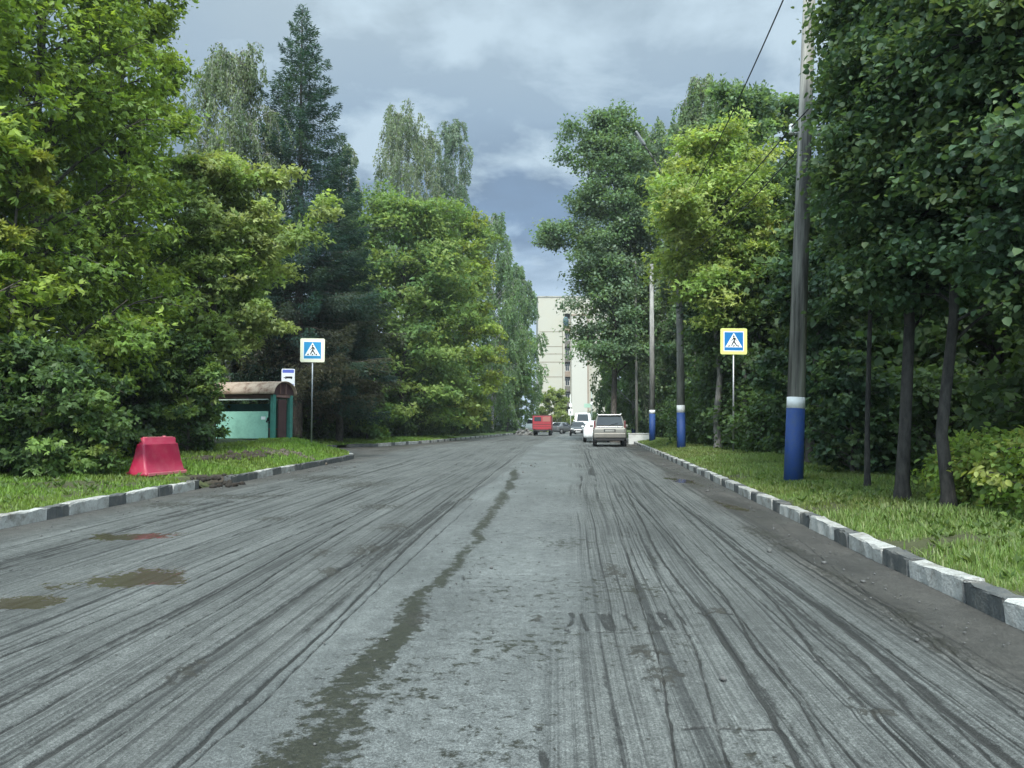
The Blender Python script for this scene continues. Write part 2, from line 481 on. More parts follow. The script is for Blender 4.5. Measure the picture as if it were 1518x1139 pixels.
    for px, py, rx, ry in ((490, 845, .16, .22), (545, 815, .22, .5), (480, 818, .12, .3), (585, 781, .28, .5), (800, 915, .05, .12), (1295, 1052, .13, .07), (405, 768, .3, .3), (540, 718, .7, 1.2), (480, 707, 1.1, 1.1), (565, 750, .5, .5), (690, 740, .15, .4),
                         (1060, 902, .10, .10), (910, 845, .12, .5), (985, 1000, .12, .2), (955, 965, .12, .2), (1075, 745, .35, 1.6), (1130, 790, .22, .8), (1170, 812, .2, .5), (1230, 850, .1, .5), (620, 915, .12, .25), (250, 748, .6, .6), (280, 990, .10, .25), (1010, 705, .5, 2.0),
                         (1340, 910, .18, .25), (1390, 950, .12, .3), (420, 690, .8, .6), (350, 735, 1.2, .5)):
        (ax, ay) = g(px, py)
        rr = np.hypot((X - ax) / rx, (Y - ay) / ry)
        clod = np.maximum(clod, sstep(1.5, 0.1, rr) * 0.85)
    # shallow muddy puddles
    pud = np.zeros_like(X)
    for px, py, rx, ry in ((190, 856, .60, .42), (30, 893, .4, .3), (190, 795, .8, .3), (1010, 712, .25, 1.4), (1092, 752, .14, .7)):
        (ax, ay) = g(px, py)
        rr = np.hypot((X - ax + 0.06 * (Y - ay)) / rx, (Y - ay) / ry)
        pud = np.maximum(pud, sstep(1.45, 0.15, rr + 2.2 * (fbm(X * 2.6 + Y * 1.2, Y * 1.6, 97, 4) - .5)))
    # mud in the gutters
    ed = sstep(1.1, 0.0, lat + 0.7 * (fbm(X * 0.8, Y * 0.5, 98, 3) - .5)) + sstep(9.0, 9.45, lat + 0.35 * (fbm(X * 0.8, Y * 0.5, 99, 3) - .5))
    gm = np.array([0.062, 0.056, 0.048])[None, None] * (0.55 + 0.9 * fbm(X * 3.5, Y * 2.0, 100, 4))[..., None]
    k = np.clip(ed, 0, 1) * 0.85
    c = c + (gm - c) * k[..., None]
    wet = np.maximum(wet, k * sstep(0.45, 0.65, fbm(X * 1.2, Y * 0.6, 101, 3)) * 0.9)
    z = -0.018 * groove - 0.010 * cuts + 0.006 * (grain - .5) * np.clip(1 - groove, 0, 1) + 0.004 * ridge + 0.014 * debris * fbm(X * 9, Y * 9, 104, 2) - 0.012
    z += 0.018 * clod * sstep(.35, .7, fbm(X * 14, Y * 11, 105, 3)) * (1 - pud)
    z = z * (1 - pud) - 0.02 * (blotch - 0.5) * (1 - pud) - 0.02 * pud
    return c, wet, z, np.stack([np.maximum(groove, cuts), debris, clod, pud], -1), np.stack([l2, Y, np.clip(mill * (0.35 + 0.9 * patch) , 0, 1)], -1)
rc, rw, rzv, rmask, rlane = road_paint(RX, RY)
def road_material():
    m, t, b = principled('milled_asphalt')
    a = t.n('ShaderNodeAttribute', attribute_name='tint')
    mk = t.n('ShaderNodeAttribute', attribute_name='mask')
    sp = t.n('ShaderNodeSeparateColor'); t.link(mk.outputs['Color'], sp.inputs[0])
    tco = t.n('ShaderNodeTexCoord')
    mp = t.n('ShaderNodeMapping'); mp.inputs['Scale'].default_value = (1, 0.28, 1)
    t.link(tco.outputs['Object'], mp.inputs['Vector'])
    n1 = t.noise(tco.outputs['Object'], 55, 6, 0.75)
    n2 = t.noise(tco.outputs['Object'], 190, 3, 0.7)
    n3 = t.noise(mp.outputs[0], 26, 8, 0.72)
    n4 = t.noise(tco.outputs['Object'], 13, 9, 0.74)
    col = t.mix(0.8, a.outputs['Color'], t.ramp(n1, [(0.30, 0.38), (0.70, 1.6)]), 'MULTIPLY')
    col = t.mix(0.5, col, t.ramp(n2, [(0.35, 0.55), (0.65, 1.45)]), 'MULTIPLY')
    la = t.n('ShaderNodeAttribute', attribute_name='lane')
    ls = t.n('ShaderNodeSeparateXYZ'); t.link(la.outputs['Vector'], ls.inputs[0])
    def lane(sx, sy, detail, rough=0.6):
        cb = t.n('ShaderNodeCombineXYZ')
        t.link(t.math('MULTIPLY', ls.outputs[0], sx), cb.inputs[0]); t.link(t.math('MULTIPLY', ls.outputs[1], sy), cb.inputs[1])
        return t.noise(cb.outputs[0], 1.0, detail, rough)
    fine = lane(28.0, 0.11, 3)
    wide = lane(10.0, 0.045, 4, 0.62)
    hair = lane(75.0, 0.4, 2)
    big = lane(1.3, 0.5, 5)
    mil = ls.outputs[2]
    def crisp(v, n, amt, lo, hi):
        return t.maprange(t.math('ADD', v, t.math('MULTIPLY', t.math('SUBTRACT', n, 0.5), amt)), lo, hi, 0, 1, True)
    n5 = t.noise(tco.outputs['Object'], 95, 3, 0.85)
    n6 = t.noise(tco.outputs['Object'], 9, 6, 0.7)
    col = t.mix(0.9, col, t.ramp(n5, [(0.40, 0.62), (0.62, 1.36)]), 'MULTIPLY')
    col = t.mix(0.7, col, t.ramp(n6, [(0.35, 0.72), (0.65, 1.25)]), 'MULTIPLY')
    def shade(c, n, lo, hi, dk, lt, k):
        return t.mix(t.math('MULTIPLY', mil, k), c, t.mix(1.0, c, t.ramp(n, [(lo, dk), (hi, lt)]), 'MULTIPLY'))
    col = shade(col, fine, 0.38, 0.48, 0.36, 1.10, 1.1)
    col = shade(col, hair, 0.35, 0.65, 0.62, 1.25, 0.9)
    col = shade(col, wide, 0.36, 0.42, 0.38, 1.08, 1.1)
    col = t.mix(0.8, col, t.ramp(big, [(0.3, 0.70), (0.7, 1.28)]), 'MULTIPLY')
    grv = crisp(sp.outputs[0], n3, 1.6, 0.36, 0.70)
    deb = crisp(sp.outputs[1], n4, 3.4, 0.46, 0.75)
    cld = crisp(sp.outputs[2], n4, 4.6, 0.58, 0.78)
    pud = crisp(mk.outputs['Alpha'], n4, 2.6, 0.52, 0.66)
    col = t.mix(t.math('MULTIPLY', grv, 0.86), col, t.mix(t.ramp(n5, [(.42, 0.0), (.62, 1.0)]), (0.007, 0.007, 0.006), (0.030, 0.029, 0.026)))
    col = t.mix(t.math('MULTIPLY', deb, 0.97), col, t.mix(t.ramp(n1, [(.35, 0.0), (.65, 1.0)]), (0.010, 0.012, 0.006), (0.042, 0.042, 0.024)))
    col = t.mix(t.math('MULTIPLY', cld, 0.88), col, t.mix(t.ramp(n1, [(.35, 0.0), (.65, 1.0)]), (0.018, 0.017, 0.013), (0.055, 0.052, 0.040)))
    chip = t.math('MULTIPLY', t.ramp(n2, [(0.66, 0.0), (0.70, 1.0)]), 0.5)
    col = t.mix(chip, col, (0.24, 0.24, 0.23))
    col = t.mix(t.math('MULTIPLY', pud, 0.7), col, (0.060, 0.044, 0.028))
    t.link(col, b.inputs['Base Color'])
    r = t.maprange(a.outputs['Alpha'], 0.0, 1.0, 0.78, 0.36)
    r = t.math('ADD', r, t.math('MULTIPLY', t.math('SUBTRACT', n1, 0.5), 0.3))
    r = t.math('ADD', t.math('MULTIPLY', r, t.math('SUBTRACT', 1.0, pud)), t.math('MULTIPLY', pud, 0.14))
    t.link(r, b.inputs['Roughness'])
    b.inputs['Specular IOR Level'].default_value = 0.5
    bp = t.n('ShaderNodeBump'); bp.inputs['Distance'].default_value = 0.014
    t.link(t.math('MULTIPLY', t.math('SUBTRACT', 1.0, pud), 0.7), bp.inputs['Strength'])
    hgt = t.math('ADD', t.math('ADD', t.math('ADD', n1, n5), t.math('MULTIPLY', n2, 0.5)), t.math('ADD', t.math('MULTIPLY', grv, -1.0), t.math('MULTIPLY', mil, t.math('ADD', fine, t.math('ADD', wide, hair)))))
    t.link(t.math('ADD', hgt, t.math('MULTIPLY', t.math('ADD', cld, deb), 0.7)), bp.inputs['Height']); t.link(bp.outputs[0], b.inputs['Normal'])
    return m
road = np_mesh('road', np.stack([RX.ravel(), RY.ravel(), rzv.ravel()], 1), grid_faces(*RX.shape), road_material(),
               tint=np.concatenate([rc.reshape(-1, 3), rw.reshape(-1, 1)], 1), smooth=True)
_ca = road.data.color_attributes.new('mask', 'FLOAT_COLOR', 'POINT')
_ca.data.foreach_set('color', np.ascontiguousarray(rmask.reshape(-1, 4), dtype=np.float32).ravel())
_ln = road.data.attributes.new('lane', 'FLOAT_VECTOR', 'POINT')
_ln.data.foreach_set('vector', np.ascontiguousarray(rlane.reshape(-1, 3), dtype=np.float32).ravel())
tag(road, kind='structure')

def verge(name, side):
    yy = np.concatenate([np.linspace(-10, 2, 12), np.arange(2.3, 45, 0.16), np.linspace(45, 130, 80)])
    dd = np.concatenate([np.linspace(0.13, 4, 44), np.linspace(4.3, 12, 20), np.linspace(13, 60, 22)])
    YY, DD = np.meshgrid(yy, dd, indexing='ij')
    XX = (XL(YY) - DD) if side < 0 else (XR(YY) + DD)
    ZZ = ground_z(XX, YY)
    n = fbm(XX * 1.3, YY * 1.0, 33, 4); n2 = fbm(XX * 6, YY * 6, 34, 3)
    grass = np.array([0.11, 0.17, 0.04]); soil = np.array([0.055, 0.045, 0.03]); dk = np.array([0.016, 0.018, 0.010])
    c = grass[None, None] * (0.55 + 0.8 * n2[..., None])
    k = sstep(0.5, 0.68, n + 0.3 * (n2 - .5)) * 0.8
    if side > 0:
        k = np.maximum(k, sstep(0.35, 0.15, DD) * 0.8)
    c = c + (soil - c) * k[..., None]
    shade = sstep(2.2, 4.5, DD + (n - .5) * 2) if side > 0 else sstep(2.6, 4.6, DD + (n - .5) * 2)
    c = c + (dk - c) * shade[..., None] * 0.9         # bare leaf litter under the trees, their shade put into its dark colour
    if side < 0:
        for px, py, r in ((330, 700, 0.75), (345, 712, 0.6), (310, 705, 0.6), (300, 672, 0.7), (290,690,.6)):
            x0, y0, _ = hit(px, py)
            kk = sstep(1.0, 0.5, np.hypot(XX - x0, (YY - y0) / 1.3) / r + 0.7 * (n2 - .5))
            c = c + (np.array([0.05, 0.04, 0.03]) - c) * kk[..., None]
        x0, y0, _ = hit(322, 716)
        ZZ = ZZ - 0.20 * sstep(1.0, 0.3, np.hypot((XX - x0) / 0.65, (YY - y0) / 0.7))
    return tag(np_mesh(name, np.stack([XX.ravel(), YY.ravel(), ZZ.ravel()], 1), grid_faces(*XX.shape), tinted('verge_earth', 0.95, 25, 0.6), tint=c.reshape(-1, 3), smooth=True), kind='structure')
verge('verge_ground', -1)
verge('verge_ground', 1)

# ------------------------------------------------------------------ leaves and trees
RNG = np.random.default_rng(7)
def unit(v):
    return v / (np.linalg.norm(v, axis=-1, keepdims=True) + 1e-9)
def leaf_quads(P, D, N, L, Wd, broad=False):
    """leaf blades: P base, D along, N face normal (arrays)"""
    S = unit(np.cross(D, N)); N = np.cross(S, D)
    L = L[:, None]; Wd = Wd[:, None]
    if broad:
        f = 0.18 * Wd * N
        pts = [P, P + D * L * 0.22 + S * Wd * 0.46 + f, P + D * L * 0.62 + S * Wd * 0.40 + f, P + D * L,
               P + D * L * 0.62 - S * Wd * 0.40 + f, P + D * L * 0.22 - S * Wd * 0.46 + f]
        V = np.stack(pts, 1).reshape(-1, 3)
        b = np.arange(len(P))[:, None] * 6
        Q = np.concatenate([b + np.array([[0, 1, 2, 3]]), b + np.array([[0, 3, 4, 5]])], 0)
        return V, Q, 6
    V = np.stack([P, P + D * L * 0.45 + S * Wd * 0.5, P + D * L, P + D * L * 0.45 - S * Wd * 0.5], 1).reshape(-1, 3)
    Q = np.arange(len(P))[:, None] * 4 + np.array([[0, 1, 2, 3]])
    return V, Q, 4
def palette(rng, n, cols, sub=None):
    cols = np.array(cols)
    i = rng.integers(0, len(cols), n); j = rng.integers(0, len(cols), n)
    k = rng.random(n)[:, None]
    return cols[i] * k + cols[j] * (1 - k)

SHAPES = {
    'round': ([0, .12, .35, .6, .8, .93, 1], [.45, .8, 1, .95, .75, .45, .08]),
    'full': ([0, .08, .3, .6, .8, .93, 1], [.75, .95, 1, .92, .74, .45, .1]),
    'tall': ([0, .15, .35, .6, .8, .93, 1], [.55, .85, 1, .85, .6, .33, .05]),
    'dome': ([0, .2, .5, .75, .9, 1], [.9, 1, .95, .75, .5, .1]),
    'umbrella': ([0, .2, .5, .75, .9, 1], [.35, .7, 1, .9, .6, .15]),
}
def broadleaf(name, label, base, H, R, cols, t0=0.15, shape='round', limbs=34, subs=7, leaves=40000, leaf=(0.10, 0.06), style='maple', trunk_r=0.16, bark_mat=None, seed=1,
              group=None, off=(0, 0), sub_len=0.38, cat='tree', rise=0.45, spread=0.20, broad=False, crown_name='crown', wood_name='trunk', tips=(), lean=0.0, lop=0.0):
    rng = np.random.default_rng(seed)
    root = thing(name, label, cat, base, 0, group)
    ht = lambda t: t * H
    prof = lambda t: np.interp((t - t0) / (1 - t0), *SHAPES[shape]) * R
    # trunk
    kt = 9
    tz = np.concatenate([[-0.02, 0.022], np.linspace(0.09, 0.93, 7)])
    axis = np.stack([off[0] * np.clip(tz, 0, 1) ** 1.5 + lean * tz, off[1] * np.clip(tz, 0, 1) ** 1.5, tz * H], 1) + np.concatenate([np.zeros((2, 3)), rng.normal(0, 0.02 * R + 0.015, (kt - 2, 3)) * np.array([1, 1, 0])])
    axp = lambda t: np.stack([np.interp(t, tz, axis[:, i]) for i in range(3)], -1)
    trad = trunk_r * (1 - 0.88 * np.clip(tz, 0, 1)); trad[0] *= 1.9; trad[1] *= 1.12
    # limbs
    L = limbs
    tt = t0 + (1 - t0) * ((np.arange(L) + rng.random(L)) / L) ** 0.85 * 0.985
    th = np.arange(L) * 2.39996 + rng.normal(0, 0.35, L)
    rr = prof(tt) * (0.55 + 0.42 * rng.random(L)) * (1 + lop * np.cos(th))
    tip = axp(tt) + np.stack([np.cos(th) * rr, np.sin(th) * rr, rng.normal(0, 0.02 * H, L)], 1)
    if len(tips):
        tip[:len(tips)] = np.array(tips); rr[:len(tips)] = np.linalg.norm(tip[:len(tips), :2], axis=1)
        tt[:len(tips)] = tip[:len(tips), 2] / H
    tb = np.clip(tt - rise * rr / H, 0.04, 0.92)
    b0 = axp(tb)
    midp = (b0 + tip) / 2 + np.stack([np.zeros(L), np.zeros(L), 0.12 * rr], 1)
    s = np.linspace(0, 1, 6)[None, :, None]
    lp = (1 - s) ** 2 * b0[:, None] + 2 * s * (1 - s) * midp[:, None] + s ** 2 * tip[:, None]
    lp[:, 1:] += rng.normal(0, 0.03, (L, 5, 3)) * rr[:, None, None] * 0.5
    lr = (trunk_r * 0.38 * (1 - tb * 0.8))[:, None] * np.linspace(1, 0.18, 6)[None]
    # sub-branches
    M = L * subs
    li = np.repeat(np.arange(L), subs)
    sp = 0.25 + 0.75 * rng.random(M)
    sb = np.stack([[np.interp(sp[k], np.linspace(0, 1, 6), lp[li[k], :, i]) for i in range(3)] for k in range(M)])
    ld = unit(tip - b0)[li]
    outw = unit(np.concatenate([sb[:, :2] - axp(sb[:, 2] / H)[:, :2], np.zeros((M, 1))], 1))
    dirs = unit(0.55 * ld + 0.5 * outw + rng.normal(0, 0.65, (M, 3)) * np.array([1, 1, 0.55]) + np.array([0, 0, 0.12]))
    slen = sub_len * R * (0.5 + 0.8 * rng.random(M)) * (0.6 + 0.4 * prof(np.clip(sb[:, 2] / H, t0, 1)) / R)
    if style == 'birch':
        d2 = np.tile(np.array([0, 0, -1.0]), (M, 1)) + rng.normal(0, 0.10, (M, 3))
        q = np.linspace(0, 1, 5)[None, :, None]
        slen = np.minimum(slen * 1.7, np.clip(sb[:, 2] - 0.3, 0.3, None))
        bp = sb[:, None] + dirs[:, None] * slen[:, None, None] * 0.38 * (1 - (1 - q) ** 2) + d2[:, None] * slen[:, None, None] * 0.95 * q ** 2
    else:
        q = np.linspace(0, 1, 5)[None, :, None]
        bp = sb[:, None] + dirs[:, None] * slen[:, None, None] * q - np.array([0, 0, 1.0]) * (0.22 * slen)[:, None, None] * q ** 2
    bp[..., 2] = np.maximum(bp[..., 2], 0.06)
    br = np.full((M, 1), 0.010 + 0.02 * trunk_r) * np.linspace(1, 0.35, 5)[None]
    V1, Q1 = tubes(axis[None], trad[None], 10)
    V2, Q2 = tubes(lp, lr, 6)
    V3, Q3 = tubes(bp, br, 4)
    o2, o3 = len(V1), len(V1) + len(V2)
    ti = np.clip(np.searchsorted(tz, tb), 0, kt - 1) * 10
    l0 = o2 + np.arange(L) * 36
    J1 = np.stack([ti, ti + 1, l0 + 1, l0], -1)
    lk = o2 + li * 36 + np.clip(np.round(sp * 5).astype(int), 0, 5) * 6
    s0 = o3 + np.arange(M) * 20
    J2 = np.stack([lk, lk + 1, s0 + 1, s0], -1)
    np_mesh(wood_name, np.concatenate([V1, V2, V3]), np.concatenate([Q1, Q2 + o2, Q3 + o3, J1, J2]), bark_mat or BARK(), root, smooth=True)
    # leaves
    n = leaves
    wgt = slen * np.where(li < len(tips), 2.2, 1.0); wgt = wgt / wgt.sum()
    j = rng.choice(M, n, p=wgt)
    f = 0.12 + 0.90 * np.sqrt(rng.random(n))
    P = np.stack([[0, 0, 0]] * 1)
    fi = np.clip(f * 4, 0, 3.999); k0 = fi.astype(int); fr = (fi - k0)[:, None]
    P = bp[j, k0] * (1 - fr) + bp[j, k0 + 1] * fr
    sg = spread * R * 0.42
    if style == 'birch':
        P = P + rng.normal(0, 1, (n, 3)) * np.array([0.10, 0.10, 0.05]) * (0.5 + sg)
        D = unit(rng.normal(0, 0.5, (n, 3)) + np.array([0, 0, -0.9])); N = unit(rng.normal(0, 1, (n, 3)))
    else:
        fl = 0.45 if style == 'maple' else 0.6
        P = P + rng.normal(0, 1, (n, 3)) * np.array([1, 1, fl]) * sg
        up = np.array([0, 0, 1.0])
        o = unit(P - axp(np.clip(P[:, 2] / H, 0, 0.93)) * np.array([1, 1, 0.85]))
        D = unit(rng.normal(0, 0.7, (n, 3)) + o * 0.5 + np.array([0, 0, -0.55]))
        N = unit(up * 0.75 + o * 0.55 + rng.normal(0, 0.5, (n, 3)))
    # tint: each branch its own, each leaf a little
    bt = palette(rng, M, cols) * (0.8 + 0.4 * rng.random((M, 1)))
    C = bt[j] * (0.72 + 0.56 * rng.random((n, 1)))
    sz = 0.45 + 1.0 * rng.random(n)
    if style == 'maple':                 # a compound leaf: three or more hanging leaflets
        g = []
        for a in (-0.75, 0.0, 0.75):
            S = np.cross(D, N)
            Da = unit(D * math.cos(a) + S * math.sin(a) + rng.normal(0, 0.15, (n, 3)))
            g.append((P + D * (0.25 * leaf[0]), Da))
        P = np.concatenate([x for x, _ in g]); D = np.concatenate([x for _, x in g]); N = np.tile(N, (3, 1)); C = np.tile(C, (3, 1)); sz = np.tile(sz, 3)
    P[:, 2] = np.maximum(P[:, 2], 0.05)
    V, Q, k = leaf_quads(P, D, N, leaf[0] * sz, leaf[1] * sz, broad)
    np_mesh(crown_name, V, Q, leaf_material(), root, tint=np.repeat(C, k, 0))
    return root
def spruce(name, label, base, H, R, seed, n_need=60000, group=None, brown=True, t0=0.05, need=(0.20, 0.05)):
    rng = np.random.default_rng(seed)
    root = thing(name, label, 'tree', base, 0, group)
    kz = np.linspace(0, 1, 30)
    V1, Q1 = tubes(np.stack([.03 * np.sin(kz * 5), .03 * np.sin(kz * 4 + 1), kz * H - .05], 1)[None], (0.22 * (1 - kz) + .01)[None] * H / 18, 9)
    nb = int(H * 19)
    t = t0 + (1 - t0) * (np.arange(nb) + rng.random(nb)) / nb
    th = np.arange(nb) * 2.39996 + rng.normal(0, .3, nb)
    ln = R * np.minimum((1 - t) ** 0.82, 0.62 + 0.9 * t) * (0.70 + 0.45 * rng.random(nb)) + 0.12
    s = np.linspace(0, 1, 7)
    droop = np.interp(t, [0, .5, .85, 1], [-.38, -.22, .05, .5])
    rad = np.stack([np.cos(th), np.sin(th)], 1)
    BP = np.zeros((nb, 7, 3))
    BP[..., :2] = rad[:, None] * (ln[:, None] * s[None])[..., None]
    BP[..., 2] = (t * H)[:, None] + ln[:, None] * (droop[:, None] * s[None] + 0.20 * s[None] ** 3)
    BP += rng.normal(0, .02, BP.shape) * ln[:, None, None]
    V2, Q2 = tubes(BP, 0.03 * np.linspace(1, .25, 7)[None] * (ln / R + .2)[:, None], 5)
    ti = np.clip(np.round(t * 29).astype(int), 0, 29) * 9
    l0 = len(V1) + np.arange(nb) * 35
    np_mesh('trunk', np.concatenate([V1, V2]), np.concatenate([Q1, Q2 + len(V1), np.stack([ti, ti + 1, l0 + 1, l0], -1)]), BARK(), root, smooth=True)
    w = (ln ** 1.35); j = rng.choice(nb, n_need, p=w / w.sum())
    f = np.sqrt(rng.random(n_need)) * 5.99
    k0 = f.astype(int); fr = (f - k0)[:, None]
    P = BP[j, k0] * (1 - fr) + BP[j, k0 + 1] * fr
    tang = unit(BP[j, np.minimum(k0 + 1, 6)] - BP[j, k0])
    side = unit(np.cross(tang, np.array([0, 0, 1.0])))
    q = rng.choice([-1, 1], n_need)[:, None]
    wdt = (0.26 * ln[j] * (1.05 - f / 6) + 0.03)[:, None] * rng.random((n_need, 1))
    hang = rng.random((n_need, 1)) ** 2
    P = P + side * q * wdt * (1 - hang * .5) + np.array([0, 0, -1.0]) * hang * (0.10 + 0.16 * ln[j][:, None]) * .8
    D = unit(tang * 0.7 + side * q * 0.6 + rng.normal(0, .3, (n_need, 3)) + np.array([0, 0, -.35]))
    N = unit(np.array([0, 0, 1.0]) + rng.normal(0, .5, (n_need, 3)))
    cols = [(0.030, 0.068, 0.060), (0.042, 0.085, 0.070), (0.024, 0.055, 0.050), (0.055, 0.095, 0.068)]
    bt = palette(rng, nb, cols)
    if brown:
        kb = sstep(.42, .2, t) * (rng.random(nb) < .55)
        bt = bt + (np.array([0.075, 0.068, 0.040]) - bt) * kb[:, None] * .8
    C = bt[j] * (0.7 + .6 * rng.random((n_need, 1)))
    V, Q, k = leaf_quads(P, D, N, need[0] * (0.6 + .8 * rng.random(n_need)), need[1] * (0.7 + .6 * rng.random(n_need)))
    np_mesh('crown', V, Q, leaf_material(), root, tint=np.repeat(C, k, 0))
    return root
def spot(px, Y, top, hw):
    """base point, height and half-width of a tree seen with its middle at px and its top at row top"""
    p = at(px, HORIZON, Y)
    z = float(ground_z(p[0], Y))
    return (p[0], Y, z), at(px, top, Y)[2] - z, hw * Y / F_PX

glow = lambda k, cols: [tuple(min(v * k, 0.34) for v in c) for c in cols]
MAPLE = glow(1.0, [(0.185, 0.265, 0.048), (0.150, 0.230, 0.045), (0.225, 0.295, 0.060), (0.120, 0.195, 0.042)])
MAPLE_PALE = glow(1.0, [(0.27, 0.33, 0.12), (0.24, 0.32, 0.10), (0.20, 0.285, 0.085), (0.29, 0.33, 0.14), (0.17, 0.25, 0.07)])
MAPLE_YEL = glow(1.0, [(0.265, 0.335, 0.095), (0.215, 0.305, 0.082), (0.30, 0.34, 0.11), (0.17, 0.265, 0.07)])
MAPLE_MID = glow(1.0, [(0.110, 0.190, 0.055), (0.150, 0.230, 0.062), (0.085, 0.155, 0.052), (0.20, 0.265, 0.070)])
LINDEN = glow(1.0, [(0.050, 0.095, 0.050), (0.040, 0.078, 0.044), (0.070, 0.120, 0.056), (0.100, 0.145, 0.065)])
BIRCH = glow(1.0, [(0.120, 0.165, 0.085), (0.145, 0.190, 0.100), (0.095, 0.140, 0.075), (0.175, 0.210, 0.125)])
BIRCH_G = glow(1.0, [(0.115, 0.195, 0.080), (0.145, 0.225, 0.092), (0.095, 0.165, 0.075)])
POPLAR = glow(1.0, [(0.095, 0.150, 0.090), (0.120, 0.180, 0.105), (0.080, 0.130, 0.080), (0.165, 0.215, 0.150)])
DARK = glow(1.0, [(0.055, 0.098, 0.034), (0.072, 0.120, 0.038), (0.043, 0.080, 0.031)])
SHRUB = glow(1.2, [(0.16, 0.245, 0.055), (0.20, 0.285, 0.065), (0.13, 0.205, 0.050), (0.26, 0.31, 0.085)])

# ---- left side
b, h, r = spot(40, 17.5, -190, 205)
broadleaf('maple_tree', 'tall bright green ash-leaved maple at the left edge, taller than the picture', b, h, r, MAPLE, 0.03, 'full', 70, 8, 42000, (0.125, 0.052), 'maple', 0.2, seed=11, rise=0.7)
b, h, r = spot(170, 21, -150, 108)
broadleaf('maple_tree', 'tall green maple with long dark limbs between the left edge tree and the pale maple', b, h, r, MAPLE, 0.04, 'full', 56, 8, 34000, (0.13, 0.055), 'maple', 0.19, seed=12, rise=0.8)
b, h, r = spot(-160, 14, -260, 200)
broadleaf('maple_tree', 'leftmost green maple, mostly cut off by the left edge', b, h, r, MAPLE, 0.05, 'full', 40, 7, 16000, (0.15, 0.07), 'maple', 0.19, seed=13, rise=0.7)
b, h, r = spot(312, 23, 222, 100)
tipl = [np.array(at(470, 322, 22.5)) - np.array(b), np.array(at(452, 345, 22.2)) - np.array(b), np.array(at(430, 250, 23)) - np.array(b), np.array(at(425, 470, 23)) - np.array(b)]
broadleaf('maple_tree', 'pale yellowish seed-laden maple leaning over the bus shelter roof', b, h, r, MAPLE_PALE, 0.24, 'umbrella', 56, 9, 30000, (0.13, 0.055), 'maple', 0.15, seed=14, tips=tipl)
b, h, r = spot(10, 15, 190, 70)
broadleaf('maple_tree', 'low yellow-tipped maple in front of the tall maple at the left edge', b, h, r, [(0.27, 0.30, 0.07), (0.20, 0.26, 0.05), (0.14, 0.22, 0.04)], 0.5, 'round', 16, 6, 5200, (0.115, 0.05), 'maple', 0.08, seed=15)
b, h, r = spot(335, 38, 34, 92)
broadleaf('birch_tree', 'weeping grey-green birch rising behind the pale maple, left of the spire-shaped spruce', b, h, r, BIRCH, 0.25, 'dome', 90, 9, 60000, (0.15, 0.075), 'birch', 0.2, BARK_BIRCH(), seed=16, rise=0.9)
b, h, r = spot(440, 40, 12, 165)
spruce('spruce_tree', 'tall dark blue-green spruce with a pointed spire top', b, h, r, 21, 150000, t0=.12)
b, h, r = spot(503, 42, 215, 92)
spruce('spruce_tree', 'lower dark spruce standing at the right shoulder of the pointed spruce', b, h, r, 22, 65000, t0=.1)
b, h, r = spot(512, 60, 186, 36)
broadleaf('birch_tree', 'small birch top showing just right of the pointed spruce', b, h, r, BIRCH, 0.35, 'tall', 26, 6, 10000, (0.17, 0.09), 'birch', 0.15, BARK_BIRCH(), seed=17, rise=0.9)
b, h, r = spot(592, 78, 138, 64)
broadleaf('birch_tree', 'tall birch in the sky gap, left one of the three behind the bright maple', b, h, r, BIRCH, 0.30, 'tall', 80, 10, 42000, (0.23, 0.11), 'birch', 0.17, BARK_BIRCH(), seed=18, rise=1.0)
b, h, r = spot(630, 82, 166, 44)
broadleaf('birch_tree', 'thin see-through birch in the middle of the three behind the bright maple', b, h, r, BIRCH, 0.3, 'tall', 56, 9, 18000, (0.24, 0.115), 'birch', 0.15, BARK_BIRCH(), seed=19, rise=1.0)
b, h, r = spot(671, 86, 152, 44)
broadleaf('birch_tree', 'slender dark birch with hanging strands, right one of the three behind the bright maple', b, h, r, POPLAR, 0.3, 'tall', 70, 10, 34000, (0.24, 0.12), 'birch', 0.15, BARK_BIRCH(), seed=20, rise=1.0)
b, h, r = spot(598, 56, 280, 108)
broadleaf('maple_tree', 'bright green bushy maple beyond the bus bay reaching down to the grass', b, h, r, MAPLE_MID, 0.07, 'full', 76, 9, 46000, (0.23, 0.105), 'maple', 0.2, seed=23)
b, h, r = spot(672, 72, 300, 70)
broadleaf('maple_tree', 'yellow-green maple standing right of the bushy maple beyond the bus bay', b, h, r, [(0.21, 0.28, 0.055), (0.26, 0.30, 0.06), (0.15, 0.23, 0.05)], 0.08, 'full', 60, 8, 30000, (0.28, 0.13), 'maple', 0.16, seed=24)
b, h, r = spot(730, 92, 300, 56)
broadleaf('birch_tree', 'hanging birch on the far left verge, nearer of the pair beside the sky gap', b, h, r, BIRCH_G, 0.12, 'tall', 80, 10, 46000, (0.29, 0.14), 'birch', 0.17, BARK_BIRCH(), seed=25, rise=0.9)
b, h, r = spot(769, 106, 380, 38)
broadleaf('birch_tree', 'hanging birch on the far left verge touching the flat block, farther of the pair', b, h, r, BIRCH_G, 0.15, 'full', 64, 9, 32000, (0.29, 0.15), 'birch', 0.16, BARK_BIRCH(), seed=26, rise=0.9)
b, h, r = spot(752, 100, 488, 44)
broadleaf('bush', 'broad green bush under the hanging birches above the far left kerb', b, h, r, MAPLE_MID, 0.16, 'round', 36, 8, 12000, (0.28, 0.14), 'maple', 0.1, seed=27, cat='bush')
b, h, r = spot(545, 47, 562, 34)
broadleaf('bush', 'light green bush at the foot of the bushy maple beside the bus bay', b, h, r, MAPLE_MID, 0.04, 'dome', 24, 6, 5000, (0.18, 0.09), 'maple', 0.06, seed=28, cat='bush')
